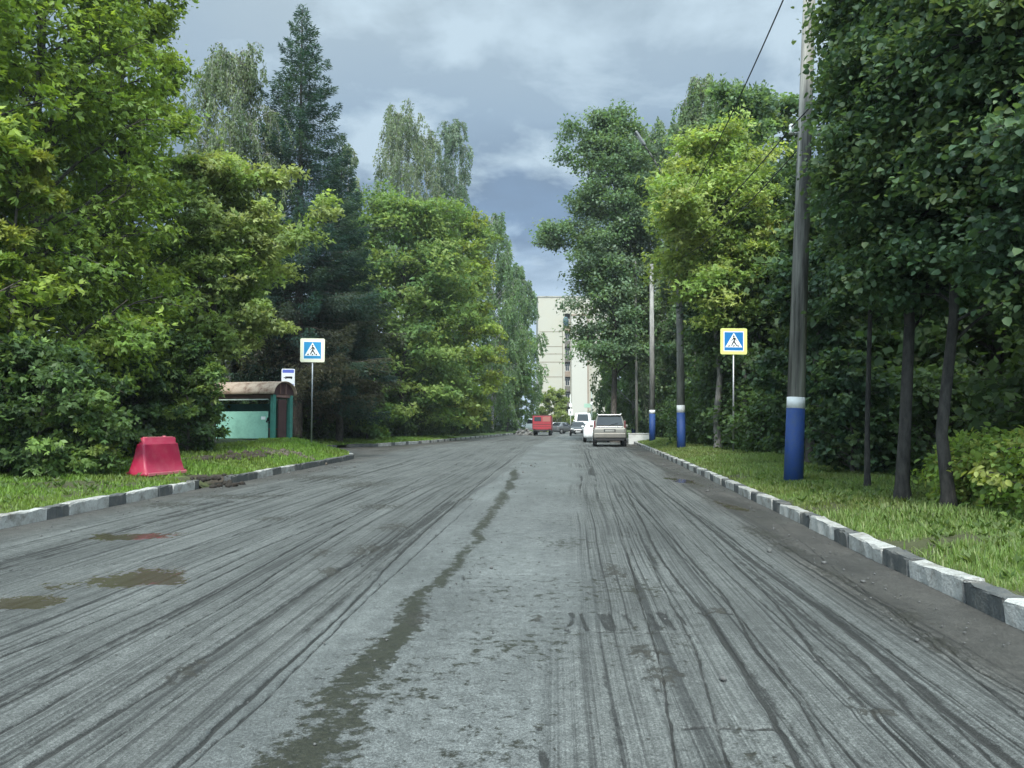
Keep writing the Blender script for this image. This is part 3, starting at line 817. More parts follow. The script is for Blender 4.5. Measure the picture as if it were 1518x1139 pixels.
b, h, r = spot(640, 67, 545, 46)
broadleaf('bush', 'dark green bush on the grass strip beyond the bus bay', b, h, r, DARK + MAPLE_MID, 0.03, 'dome', 30, 6, 8000, (0.19, 0.09), 'maple', 0.06, seed=29, cat='bush')
b, h, r = spot(60, 14.5, 505, 105)
broadleaf('bush', 'dark leafy bush at the left edge behind the grass strip', b, h, r, DARK + DARK + MAPLE_MID[:2], 0.03, 'dome', 34, 7, 11000, (0.10, 0.048), 'maple', 0.05, seed=30, cat='bush')
b, h, r = spot(128, 14.6, 598, 50)
broadleaf('bush', 'small bright bush spray just left of the red barrier', b, h, r, MAPLE_MID, 0.05, 'umbrella', 18, 6, 3600, (0.09, 0.042), 'maple', 0.03, seed=31, cat='bush')
b, h, r = spot(278, 20, 500, 52)
broadleaf('bush', 'green bush right behind the red barrier', b, h, r, DARK + DARK + MAPLE_MID, 0.03, 'full', 30, 7, 9000, (0.11, 0.05), 'maple', 0.04, seed=32, cat='bush')
b, h, r = spot(180, 19, 520, 75)
broadleaf('bush', 'dark bush behind the red barrier on its left', b, h, r, DARK, 0.03, 'full', 30, 7, 8000, (0.11, 0.055), 'maple', 0.04, seed=33, cat='bush')

# ---- right side
for k, (px, py, Y, hw, top, sd, lab, ox) in enumerate((
        (1406, 756, 8.9, 235, -420, 41, 'dark linden with the second trunk from the right edge, at the edge of the grass', 0.8),
        (1338, 742, 9.9, 185, -330, 42, 'dark linden with the thick straight trunk left of the bright shrubs', 0.7),
        (1286, 726, 11.6, 130, -250, 43, 'dark thin-trunked linden nearest the large blue and white pole', 1.0),
        (1540, 790, 7.6, 250, -480, 44, 'dark linden at the right edge, its trunk outside the picture', 0.8))):
    x, yv, z = hit(px, py) if px < 1518 else (at(px, HORIZON, Y)[0], Y, 0.3)
    r = hw * yv / F_PX
    h = at(px, top, yv)[2]
    broadleaf('linden_tree', lab, (x, yv, z), h, r, LINDEN, 0.25, 'round', 70, 10, 68000 if k < 3 else 44000, (0.074, 0.066), 'linden', (0.072, 0.082, 0.042, 0.09)[k], bark('bark_linden', (0.012, 0.011, 0.010), (0.050, 0.045, 0.040)), seed=sd, off=(ox, 0.3), rise=0.5, broad=True, spread=0.20, lop=0.6)
b, h, r = spot(1262, 15.5, 520, 60)
broadleaf('bush', 'dark round-leaved undergrowth bush right of the large blue and white pole', b, h, r, LINDEN, 0.03, 'dome', 34, 7, 6500, (0.10, 0.09), 'linden', 0.04, seed=45, cat='bush', broad=True)
for k, (px, Y, top, hw, lab) in enumerate(((1452, 11.8, 652, 80, 'bright green shrub behind the front linden trunk, farthest of the three'), (1486, 9.3, 648, 95, 'bright green shrub at the lower right, second from the edge'), (1580, 8.3, 636, 115, 'bright green shrub cut by the right edge'))):
    b, h, r = spot(px, Y, top, hw)
    broadleaf('shrub', lab, b, h, r, SHRUB, 0.03, 'dome', 40, 8, 8000, (0.075, 0.055), 'linden', 0.03, seed=50 + k, cat='shrub', group='bright shrubs below the lindens', crown_name='foliage', wood_name='stem', broad=True)
b, h, r = spot(1064, 28.6, 188, 88)
broadleaf('maple_tree', 'yellow maple glowing among dark trees left of the large pole', b, h, r, MAPLE_YEL, 0.42, 'umbrella', 52, 7, 26000, (0.15, 0.06), 'maple', 0.13, BARK_GREY(), seed=54, spread=0.30, sub_len=0.52, tips=[np.array(at(px, py, 26.2)) - np.array(b) for px, py in ((985, 285), (1000, 265), (1010, 300), (1025, 320), (1075, 440), (1060, 400))])
b, h, r = spot(1106, 27.5, 325, 44)
broadleaf('maple_tree', 'small yellow-green maple hanging above the right crossing sign', b, h, r, MAPLE_YEL + MAPLE_MID, 0.52, 'umbrella', 26, 7, 8000, (0.15, 0.06), 'maple', 0.08, BARK_GREY(), seed=66, spread=0.3, sub_len=0.5)
b, h, r = spot(1120, 29.5, 250, 105)
broadleaf('linden_tree', 'dark linden filling the space behind the right crossing sign', b, h, r, LINDEN + DARK, 0.05, 'full', 56, 8, 34000, (0.16, 0.13), 'linden', 0.17, BARK_GREY(), seed=55)
b, h, r = spot(1150, 33, 118, 80)
broadleaf('maple_tree', 'tall green tree rising above the yellow maple beside the pole top', b, h, r, POPLAR + MAPLE_MID, 0.1, 'full', 52, 8, 26000, (0.20, 0.14), 'linden', 0.2, seed=56)
b, h, r = spot(1045, 51, 96, 80)
broadleaf('birch_tree', 'tall birch with bare twigs at its tip, above and left of the yellow maple', b, h, r, BIRCH + BIRCH_G, 0.1, 'dome', 90, 9, 80000, (0.20, 0.115), 'birch', 0.2, BARK_BIRCH(), seed=57, rise=0.9)
b, h, r = spot(1100, 31, 104, 74)
broadleaf('poplar_tree', 'grey-green poplar top directly above the yellow maple', b, h, r, POPLAR + BIRCH_G, 0.2, 'dome', 70, 9, 36000, (0.17, 0.12), 'linden', 0.2, seed=65)
b, h, r = spot(965, 56, 165, 80)
broadleaf('birch_tree', 'green birch behind the street lamp head on the right side', b, h, r, BIRCH_G + POPLAR, 0.08, 'dome', 90, 10, 84000, (0.21, 0.12), 'birch', 0.2, BARK_BIRCH(), seed=58, rise=0.8)
b, h, r = spot(912, 53, 160, 72)
tp = [np.array(at(px, py, 52)) - np.array(b) for px, py in ((808, 352), (822, 340), (850, 335), (870, 360), (840, 205), (850, 185), (838, 235), (878, 175), (868, 300), (870, 395))]
broadleaf('poplar_tree', 'tall poplar leaning a long branch out over the road on the right', b, h, r, POPLAR + BIRCH_G, 0.12, 'full', 100, 10, 76000, (0.20, 0.135), 'linden', 0.22, seed=59, tips=tp, sub_len=0.36, spread=0.24)
b, h, r = spot(940, 66, 400, 58)
broadleaf('birch_tree', 'lower green birch on the far right covering the edge of the flat block', b, h, r, BIRCH_G, 0.08, 'full', 64, 9, 40000, (0.20, 0.12), 'birch', 0.17, BARK_BIRCH(), seed=60)
b, h, r = spot(916, 84, 465, 28)
broadleaf('maple_tree', 'far round green tree in front of the flat block, above the parked cars', b, h, r, DARK + MAPLE_MID, 0.22, 'full', 44, 8, 14000, (0.28, 0.16), 'maple', 0.16, seed=61)
b, h, r = spot(1025, 50, 400, 58)
broadleaf('linden_tree', 'dark tree between the two farther blue and white poles', b, h, r, LINDEN + DARK, 0.08, 'full', 44, 7, 18000, (0.18, 0.14), 'linden', 0.13, BARK_GREY(), seed=62, off=(0.8, 0))
b, h, r = spot(1200, 19, 300, 80)
broadleaf('linden_tree', 'dark linden right behind the large blue and white pole', b, h, r, LINDEN, 0.06, 'full', 44, 8, 20000, (0.125, 0.11), 'linden', 0.12, seed=63, off=(0.6, 0), broad=True)
b, h, r = spot(822, 122, 578, 25)
broadleaf('bush', 'yellow-green bush in front of the flat block at the end of the road', b, h, r, [(0.22, 0.26, 0.07), (0.17, 0.22, 0.065), (0.14, 0.19, 0.06)], 0.02, 'dome', 26, 6, 6000, (0.3, 0.16), 'maple', 0.1, seed=64, cat='bush')

# deep wood on both sides: copies of one dense tree
proto = None
slots = []
for x0, y0 in ((-21, 20), (-17, 27), (-24, 31), (-18, 38), (-14.5, 44), (-22, 46), (-12, 54), (-18, 58), (-10.5, 66), (-15, 72), (-8, 84), (-28, 24), (-31, 40), (-15.5, 12.5), (-19, 9)):
    slots.append((x0, y0, 'left'))
for x0, y0 in ((13, 13), (11.5, 18), (15, 22), (12, 28), (16, 33), (13, 38), (16, 44), (14, 52), (18, 60), (16, 72), (20, 82), (12.5, 8), (19, 14), (19, 26)):
    slots.append((x0, y0, 'right'))
rr = random.Random(5)
for x0, y0, sd in slots:
    lab = 'dark green tree deep in the wood behind the %s verge' % sd
    if proto is None:
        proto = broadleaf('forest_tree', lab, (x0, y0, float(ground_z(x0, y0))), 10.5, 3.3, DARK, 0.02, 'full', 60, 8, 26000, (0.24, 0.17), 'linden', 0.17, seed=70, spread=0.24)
        o = proto
    else:
        o = copy_tree(proto)
    o.location = (x0, y0, float(ground_z(x0, y0)))
    o.rotation_euler = (0, 0, rr.uniform(0, 6.28))
    s = rr.uniform(0.85, 1.12)
    o.scale = (s, s, s * rr.uniform(0.9, 1.1))
    tag(o, lab, 'tree', 'trees deep in the wood on the %s' % sd)

# undergrowth between the trunks: copies of one bush
proto = None
slots = []
for x0, y0 in ((-10.6, 21), (-13.5, 25.5), (-13, 28), (-15.5, 31), (-14.5, 36), (-12.5, 40.5), (-12.3, 44.5), (-10.8, 48), (-9.8, 51.5), (-8.9, 55), (-8.2, 59), (-7.4, 63), (-7.2, 68), (-6.4, 73), (-5.4, 78), (-4.6, 84), (-3.6, 90), (-12, 18), (-11.2, 14), (-12.5, 11), (-17, 16), (-18, 23), (-20, 28), (-20, 35), (-16, 48), (-13, 60), (-11, 74), (-8, 92), (-6, 100), (-2, 107), (-5, 112), (0, 118), (4, 130), (10, 132), (14, 130), (-9, 104), (-14, 96), (-24, 60), (-22, 75), (-18, 88), (-26, 46)):
    slots.append((x0, y0, 'left'))
for x0, y0 in ((8.6, 15.5), (9.2, 18.5), (9.4, 21.5), (9.0, 25), (9.6, 28), (9.6, 31.5), (9.8, 35), (10.4, 38.5), (10.6, 42), (11, 46), (11.6, 50), (12, 54.5), (12.6, 59), (13.2, 64), (14, 70), (14.6, 76), (15.4, 83), (9.6, 12.5), (9.8, 10), (12.5, 13), (13, 18), (13, 23), (13.5, 31), (14, 40), (16, 48), (18, 62), (16.5, 92), (19, 112), (20, 100), (28, 104), (17, 12), (17.5, 17), (18, 22), (18, 27), (19, 32), (19, 37), (20, 43), (21, 50), (22, 56), (22, 66), (23, 76), (24, 88), (16, 35), (15, 27.5), (22, 15), (23, 20), (24, 26), (25, 33), (26, 40), (27, 50), (16, 8), (21, 9)):
    slots.append((x0, y0, 'right'))
rr = random.Random(9)
for x0, y0, sd in slots:
    lab = 'dark undergrowth bush between the tree trunks on the %s' % sd
    if proto is None:
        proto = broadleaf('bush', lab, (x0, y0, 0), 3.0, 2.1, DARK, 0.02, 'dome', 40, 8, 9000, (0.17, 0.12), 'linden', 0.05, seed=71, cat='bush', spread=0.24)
        o = proto
    else:
        o = copy_tree(proto)
    o.location = (x0, y0, float(ground_z(x0, y0)) - .05)
    o.rotation_euler = (0, 0, rr.uniform(0, 6.28))
    s = rr.uniform(0.8, 1.2)
    o.scale = (s, s, s * rr.uniform(0.85, 1.15))
    tag(o, lab, 'bush', 'undergrowth bushes on the %s' % sd)

# ------------------------------------------------------------------ kerbs
KERB_W = lambda: paint('kerb_white_paint', (0.42, 0.415, 0.39), 0.85, 0, 0.95, (0.15, 0.135, 0.11), 4, bump=0.8)
KERB_D = lambda: paint('kerb_dark_paint', (0.07, 0.075, 0.075), 0.8, 0, 0.7, (0.16, 0.15, 0.13), 5, bump=0.6)
def kerb(label, side, y0, y1, lw=0.95, ld=0.5, hh=0.15, seed=1, worn=0.0):
    rng = random.Random(seed)
    fx = XL if side < 0 else XR
    yy = np.arange(y0, y1, 0.05); xx = fx(yy)
    s = np.concatenate([[0], np.cumsum(np.hypot(np.diff(xx), np.diff(yy)))])
    pos = lambda a: (np.interp(a, s, xx), np.interp(a, s, yy))
    root = thing('kerb', label, 'kerb', (float(xx[0]), float(yy[0]), 0))
    base = Vector((xx[0], yy[0], 0))
    a, white = 0.0, True
    while a < s[-1] - 0.2:
        l = (lw if white else ld) * rng.uniform(0.9, 1.12)
        e = min(a + l, s[-1])
        p, q = Vector((*pos(a + 0.012), 0)), Vector((*pos(e - 0.006), 0))
        d = (q - p); n = d.normalized(); out = Vector((-n.y, n.x, 0)) * (1 if side < 0 else -1)
        mb = MB()
        c = (p + q) / 2 + out * 0.075 - base + out * rng.uniform(-0.012, 0.012)
        H = hh * rng.uniform(0.94, 1.06)
        rot = Matrix.Rotation(math.atan2(n.y, n.x), 3, 'Z') @ Matrix.Rotation(rng.gauss(0, 0.03), 3, 'X') @ Matrix.Rotation(rng.gauss(0, 0.013), 3, 'Y')
        mb.box((c.x, c.y, H / 2 - 0.06), (d.length, 0.15, H + 0.12), 0.018, rot)
        bmesh.ops.subdivide_edges(mb.bm, edges=[ed for ed in mb.bm.edges if ed.calc_length() > 0.3], cuts=5, use_grid_fill=True)
        for v in mb.bm.verts:
            v.co += Vector((rng.gauss(0, 1), rng.gauss(0, 1), rng.gauss(0, 1))) * 0.006
        w2 = white if rng.random() > worn else False
        mb.build('kerb_stone', KERB_W() if w2 else KERB_D(), root)
        a, white = e, not white
    return root
kerb('kerb of black and white painted stones along the near left grass', -1, 6.2, 14.55, 0.95, 0.48, 0.145, 3)
kerb('worn kerb running past the dug-up grass to the bus bay', -1, 15.75, 39.5, 1.0, 0.6, 0.14, 4, 0.45)
kerb('low pale kerb along the far left grass beyond the bus bay', -1, 40.2, 92, 1.6, 0.5, 0.15, 5, 0.15)
kerb('kerb of black and white painted stones along the right grass', 1, 2.4, 50, 0.95, 0.48, 0.125, 6)
kerb('far pale kerb beside the parked cars on the right', 1, 50.2, 92, 1.8, 0.6, 0.15, 7)

# ------------------------------------------------------------------ poles, lamps, wires
CONC = lambda: bark('pole_concrete', (0.13, 0.125, 0.115), (0.34, 0.33, 0.30), 0.12, 7)
CONC_STAINED = lambda: bark('pole_concrete_stained', (0.060, 0.058, 0.052), (0.40, 0.385, 0.345), 0.06, 4)
BLUE = lambda: paint('pole_blue_paint', (0.008, 0.046, 0.20), 0.6, 0, 0.6, (0.035, 0.065, 0.13), 9, bump=0.5)
WHITE = lambda: paint('pole_white_paint', (0.78, 0.78, 0.76), 0.6, 0, 0.25, (0.45, 0.43, 0.4), 6)
STEEL = lambda: paint('galvanised_steel', (0.36, 0.37, 0.38), 0.45, 0.7, 0.3, (0.18, 0.17, 0.16), 5)
BLACK = lambda: paint('black_rubber', (0.012, 0.012, 0.013), 0.7, 0, 0.2, (0.05, 0.045, 0.04), 6)
CERAM = lambda: paint('white_ceramic', (0.8, 0.8, 0.78), 0.25, 0, 0.1)
def pole(label, px, py, blue_h, white_h, r0, H, lean=0.0, lamp=False, ins=(), plain_from=None):
    x, yv, z = hit(px, py)
    root = thing('lamp_post' if lamp else 'utility_pole', label, 'street lamp' if lamp else 'pole', (x, yv, z), 0, 'blue and white painted poles on the right verge')
    root.rotation_euler = (0, lean, 0)
    r = lambda h: r0 * (1 - 0.42 * h / H)
    MB().cone((0, 0, -0.2), (0, 0, blue_h), r(0) + .003, r(blue_h) + .003, 20).build('blue_band', BLUE(), root)
    MB().cone((0, 0, blue_h), (0, 0, blue_h + white_h), r(blue_h) + .002, r(blue_h + white_h) + .002, 20).build('white_band', WHITE(), root)
    MB().cone((0, 0, blue_h + white_h), (0, 0, H), r(blue_h + white_h), r(H), 20).build('shaft', CONC_STAINED() if lean > 0.02 else CONC(), root)
    for h, sx in ins:
        m = MB().cone((0, 0, h), (sx * 0.26, 0, h), .014, .014, 8)
        m.build('insulator_bracket', STEEL(), root)
        MB().cone((sx * .25, 0, h - 0.02), (sx * .25, 0, h + .11), .05, .04, 12).sphere((sx * .25, 0, h + .12), .048).build('insulator', CERAM(), root)
    return root, Vector((x, yv, z))
p1, P1 = pole('large leaning concrete pole with a blue foot and white band beside the near kerb', 1176, 713, 1.30, 0.20, 0.165, 10.5, math.radians(3.0), ins=((6.35, -1), (6.35, 1)))
p2, P2 = pole('slim concrete street lamp pole with blue foot, second along the right grass', 1010, 666, 1.44, 0.29, 0.17, 11.9, 0, True, ins=((8.9, -1), (8.1, -1), (7.75, -1), (7.35, -1)))
p3, P3 = pole('slim concrete pole with blue foot, third along the right grass', 967, 654, 1.56, 0.21, 0.18, 10.2, math.radians(0.3))
p4, P4 = pole('dark-topped pole with blue foot beside the silver car', 939.5, 650, 1.30, 0.12, 0.15, 7.5)
def arm(root, h0, end, name='arm'):
    m = MB()
    a = Vector((0, 0, h0)); e = Vector(end)
    pts = [a + (e - a) * t + Vector((0, 0, 0.18 * math.sin(t * math.pi))) for t in np.linspace(0, 1, 8)]
    m.path(pts, 0.032, 8).build('lamp_arm', paint('dark_steel', (0.07, 0.07, 0.065), 0.5, 0.4, 0.3), root)
    d = (pts[-1] - pts[-2]).normalized()
    hd = MB()
    rot = d.to_track_quat('X', 'Z').to_matrix()
    hd.box(pts[-1] + d * 0.30, (0.66, 0.22, 0.10), 0.04, rot)
    hd.build('lamp_head', paint('lamp_grey', (0.16, 0.165, 0.165), 0.5, 0.3, 0.3), root)
    MB().box(pts[-1] + d * 0.32 + Vector((0, 0, -0.065)), (0.4, 0.16, 0.03), 0.012, rot).build('lamp_glass', glass('lamp_glass', (0.5, 0.5, 0.48), 0.2), root)
e = at(955, 215, P2.y - 0.2)
arm(p2, 9.6, Vector(e) - P2)
def lamp_far(label, px, Y, H, head_px, head_py):
    p = at(px, HORIZON, Y)
    z = float(ground_z(p[0], Y))
    root = thing('street_lamp', label, 'street lamp', (p[0], Y, z))
    MB().cone((0, 0, -.1), (0, 0, H), .11, .06, 12).build('post', CONC(), root)
    e = at(head_px, head_py, Y)
    arm(root, H - 0.1, Vector(e) - Vector((p[0], Y, z)))
    return root
lamp_far('short-armed street lamp among the right trees, left of the slim lamp pole', 944, 52, 12.2, 930, 356)
WIRE = lambda: paint('wire_black', (0.02, 0.02, 0.022), 0.5, 0.2, 0.1)
def wire(label, a, b, sag, r=0.012):
    a, b = Vector(a), Vector(b)
    t = np.linspace(0, 1, 24)
    P = np.array([a + (b - a) * k - Vector((0, 0, sag * 4 * k * (1 - k))) for k in t]) - np.array(a)
    V, Q = tubes(P[None], np.full((1, 24), r), 6)
    o = np_mesh('overhead_wire', V, Q, WIRE(), smooth=True)
    o.location = a
    return tag(o, label, 'wire', 'overhead wires')
top1 = P1 + Vector((0.40, 0, 9.7)); i1 = P1 + Vector((0.08, 0, 6.45)); i1b = P1 + Vector((0.55, 0, 6.45))
wire('black wire dropping steeply across the sky from the top of the large pole', top1 + Vector((-0.05, 0, 0)), P2 + Vector((-0.25, 0, 9.0)), 0.35, 0.016)
wire('thin wire from the left insulator of the large pole towards the slim lamp pole', i1, P2 + Vector((-0.25, 0, 8.2)), 0.3)
wire('thin wire from the right insulator of the large pole towards the slim lamp pole', i1b, P2 + Vector((-0.25, 0, 7.45)), 0.35)
wire('wire coming from the right foreground to the left insulator of the large pole', (4.4, -12, 7.2), i1, 0.35)
wire('wire coming through the linden leaves to the right insulator of the large pole', (5.0, -12, 6.9), i1b, 0.35)
wire('upper thin pale wire in front of the dark spruces', at(300, 328, 33), at(590, 338, 41), 0.05, 0.010)
wire('lower thin pale wire in front of the dark spruces', at(300, 385, 33), at(722, 388, 62), 0.05, 0.012)

# ------------------------------------------------------------------ signs
SIGN_BLUE = lambda: paint('sign_blue', (0.010, 0.16, 0.42), 0.35, 0, 0.1, (0.02, 0.12, 0.3), 5)
SIGN_BLUE_L = lambda: paint('sign_blue_faded', (0.02, 0.25, 0.50), 0.35, 0, 0.1, (0.02, 0.2, 0.4), 5)
SIGN_WHITE = lambda: paint('sign_white', (0.82, 0.84, 0.85), 0.35, 0, 0.08, (0.6, 0.6, 0.58))
SIGN_BLACK = lambda: paint('sign_black', (0.01, 0.01, 0.012), 0.45, 0, 0.0)
SIGN_LIME = lambda: paint('sign_lime_border', (0.66, 0.72, 0.22), 0.35, 0, 0.15, (0.7, 0.55, 0.3), 6)
SIGN_CREAM = lambda: paint('sign_cream_border', (0.80, 0.80, 0.60), 0.35, 0, 0.1, (0.7, 0.7, 0.6), 6)
def rounded(cx, cz, w, h, r, n=6):
    pts = []
    for sx, sz, a0 in ((1, 1, 0), (-1, 1, 90), (-1, -1, 180), (1, -1, 270)):
        for k in range(n + 1):
            a = math.radians(a0 + 90 * k / n)
            pts.append((cx + sx * (w / 2 - r) + r * math.cos(a), cz + sz * (h / 2 - r) + r * math.sin(a)))
    return pts
def limb(a, b, w1, w2):
    (x0, z0), (x1, z1) = a, b
    l = math.hypot(x1 - x0, z1 - z0); nx, nz = -(z1 - z0) / l, (x1 - x0) / l
    return [(x0 + nx * w1, z0 + nz * w1), (x1 + nx * w2, z1 + nz * w2), (x1 - nx * w2, z1 - nz * w2), (x0 - nx * w1, z0 - nz * w1)]
def crossing_sign(label, px, py, Y, top_py, size, border, blue, rz, mirror=1, lean=0.0, pz=None):
    p = at(px, py, Y)
    z = float(ground_z(p[0], Y))
    root = thing('crossing_sign', label, 'road sign', (p[0], Y, z), rz, 'pedestrian crossing signs')
    root.rotation_euler = (0, lean, rz)
    top = at(px, top_py, Y)[2] - z
    s = size; cz = top - s / 2
    MB().cone((0, 0.035, -0.2), (0, 0.035, top - 0.1), .03, .03, 12).build('post', STEEL(), root)
    MB().prism(rounded(0, cz, s, s, s * .06), 0.0, -0.012).build('backing_plate', border, root)
    MB().box((0, 0.012, cz + s * .25), (s * .3, .02, .04)).box((0, 0.012, cz - s * .25), (s * .3, .02, .04)).build('clamp', STEEL(), root)
    MB().prism(rounded(0, cz, s * .765, s * .765, s * .02), -0.0125, -0.0145).build('white_edge', SIGN_WHITE(), root)
    MB().prism(rounded(0, cz, s * .70, s * .70, s * .01), -0.0150, -0.017).build('blue_field', blue, root)
    k = s * .70
    MB().prism([(-.46 * k, cz - .33 * k), (.46 * k, cz - .33 * k), (0, cz + .47 * k)], -0.0175, -0.0195).build('white_triangle', SIGN_WHITE(), root)
    f = MB()
    q = lambda pts: [(mirror * a * k, cz + b * k) for a, b in pts]
    y0, y1 = -0.0200, -0.0225
    f.prism(q([(0.0 + .05 * math.cos(t), .275 + .05 * math.sin(t)) for t in np.linspace(0, 6.28, 13)[:-1]]), y0, y1)
    f.prism(q([(-.03, .215), (.05, .205), (.085, .15), (.055, .0), (.045, -.04), (-.045, -.04), (-.01, .06), (-.02, .15)]), y0, y1 - .0003)
    f.prism(q(limb((.065, .18), (.125, .09), .022, .019)), y0, y1 - .0006); f.prism(q(limb((.125, .095), (.125, .01), .019, .016)), y0, y1 - .0009)
    f.prism(q(limb((-.015, .19), (-.06, .09), .020, .018)), y0, y1 - .0012); f.prism(q(limb((-.06, .095), (-.13, .02), .018, .015)), y0, y1 - .0015)
    f.prism(q(limb((-.01, -.02), (-.07, -.14), .036, .028)), y0, y1 - .0018); f.prism(q(limb((-.07, -.13), (-.12, -.25), .028, .026)), y0, y1 - .0021)
    f.prism(q(limb((.02, -.02), (.09, -.13), .036, .028)), y0, y1 - .0024); f.prism(q(limb((.09, -.12), (.155, -.25), .028, .028)), y0, y1 - .0027)
    f.build('pedestrian_figure', SIGN_BLACK(), root)
    st = MB()
    for xa in (-.26, .0, .25):
        st.prism(q([(xa - .05, -.29), (xa + .03, -.29), (xa + .05 - .05 * (xa > .1) , -.21), (xa - .01 - .05 * (xa > .1), -.21)]), y0, y1 - .003)
    st.build('crossing_stripes', SIGN_BLACK(), root)
    return root
crossing_sign('pedestrian crossing sign with lime border on the right grass', 1087.5, 676, 25.8, 487, 0.88, SIGN_LIME(), SIGN_BLUE(), math.radians(-4), 1, math.radians(0.9))
crossing_sign('pedestrian crossing sign with cream border near the bus shelter', 461.5, 655, 29.6, 502, 0.92, SIGN_CREAM(), SIGN_BLUE_L(), math.radians(8), 1)

def bus_stop_sign():
    Y = 34.0
    p = at(426, 640, Y); z = float(ground_z(p[0], Y))
    root = thing('bus_stop_sign', 'small blue and white bus stop sign rising behind the shelter roof', 'road sign', (p[0], Y, z), math.radians(8))
    top = at(426, 547, Y)[2] - z; bot = at(426, 576, Y)[2] - z
    h = top - bot; w = h * 0.66; cz = (top + bot) / 2
    MB().cone((0, .03, -.2), (0, .03, top - .05), .028, .028, 10).build('post', STEEL(), root)
    MB().prism(rounded(0, cz, w, h, .05), 0, -.012).build('white_plate', SIGN_WHITE(), root)
    vio = paint('sign_violet_blue', (0.10, 0.14, 0.52), 0.4, 0, .15, (.2, .22, .5), 5)
    MB().prism(rounded(0, cz + h * .375, w * .86, h * .16, .02), -.0125, -.015).build('top_panel', vio, root)
    MB().prism(rounded(0, cz - h * .36, w * .86, h * .19, .02), -.0125, -.015).build('bottom_panel', vio, root)
    b = MB()
    b.prism(rounded(.03, cz + h * .06, w * .52, h * .10, .012), -.0125, -.016)
    b.prism([(-.33 * w, cz + h * .035), (-.2 * w, cz + h * .02), (-.2 * w, cz + h * .06), (-.33 * w, cz + h * .075)], -.0125, -.0165)
    b.cone((-.10, -.012, cz + h * .005), (-.10, -.017, cz + h * .005), .025, .025, 10); b.cone((.14, -.012, cz + h * .005), (.14, -.017, cz + h * .005), .025, .025, 10)
    b.build('bus_symbol', SIGN_BLACK(), root)
bus_stop_sign()

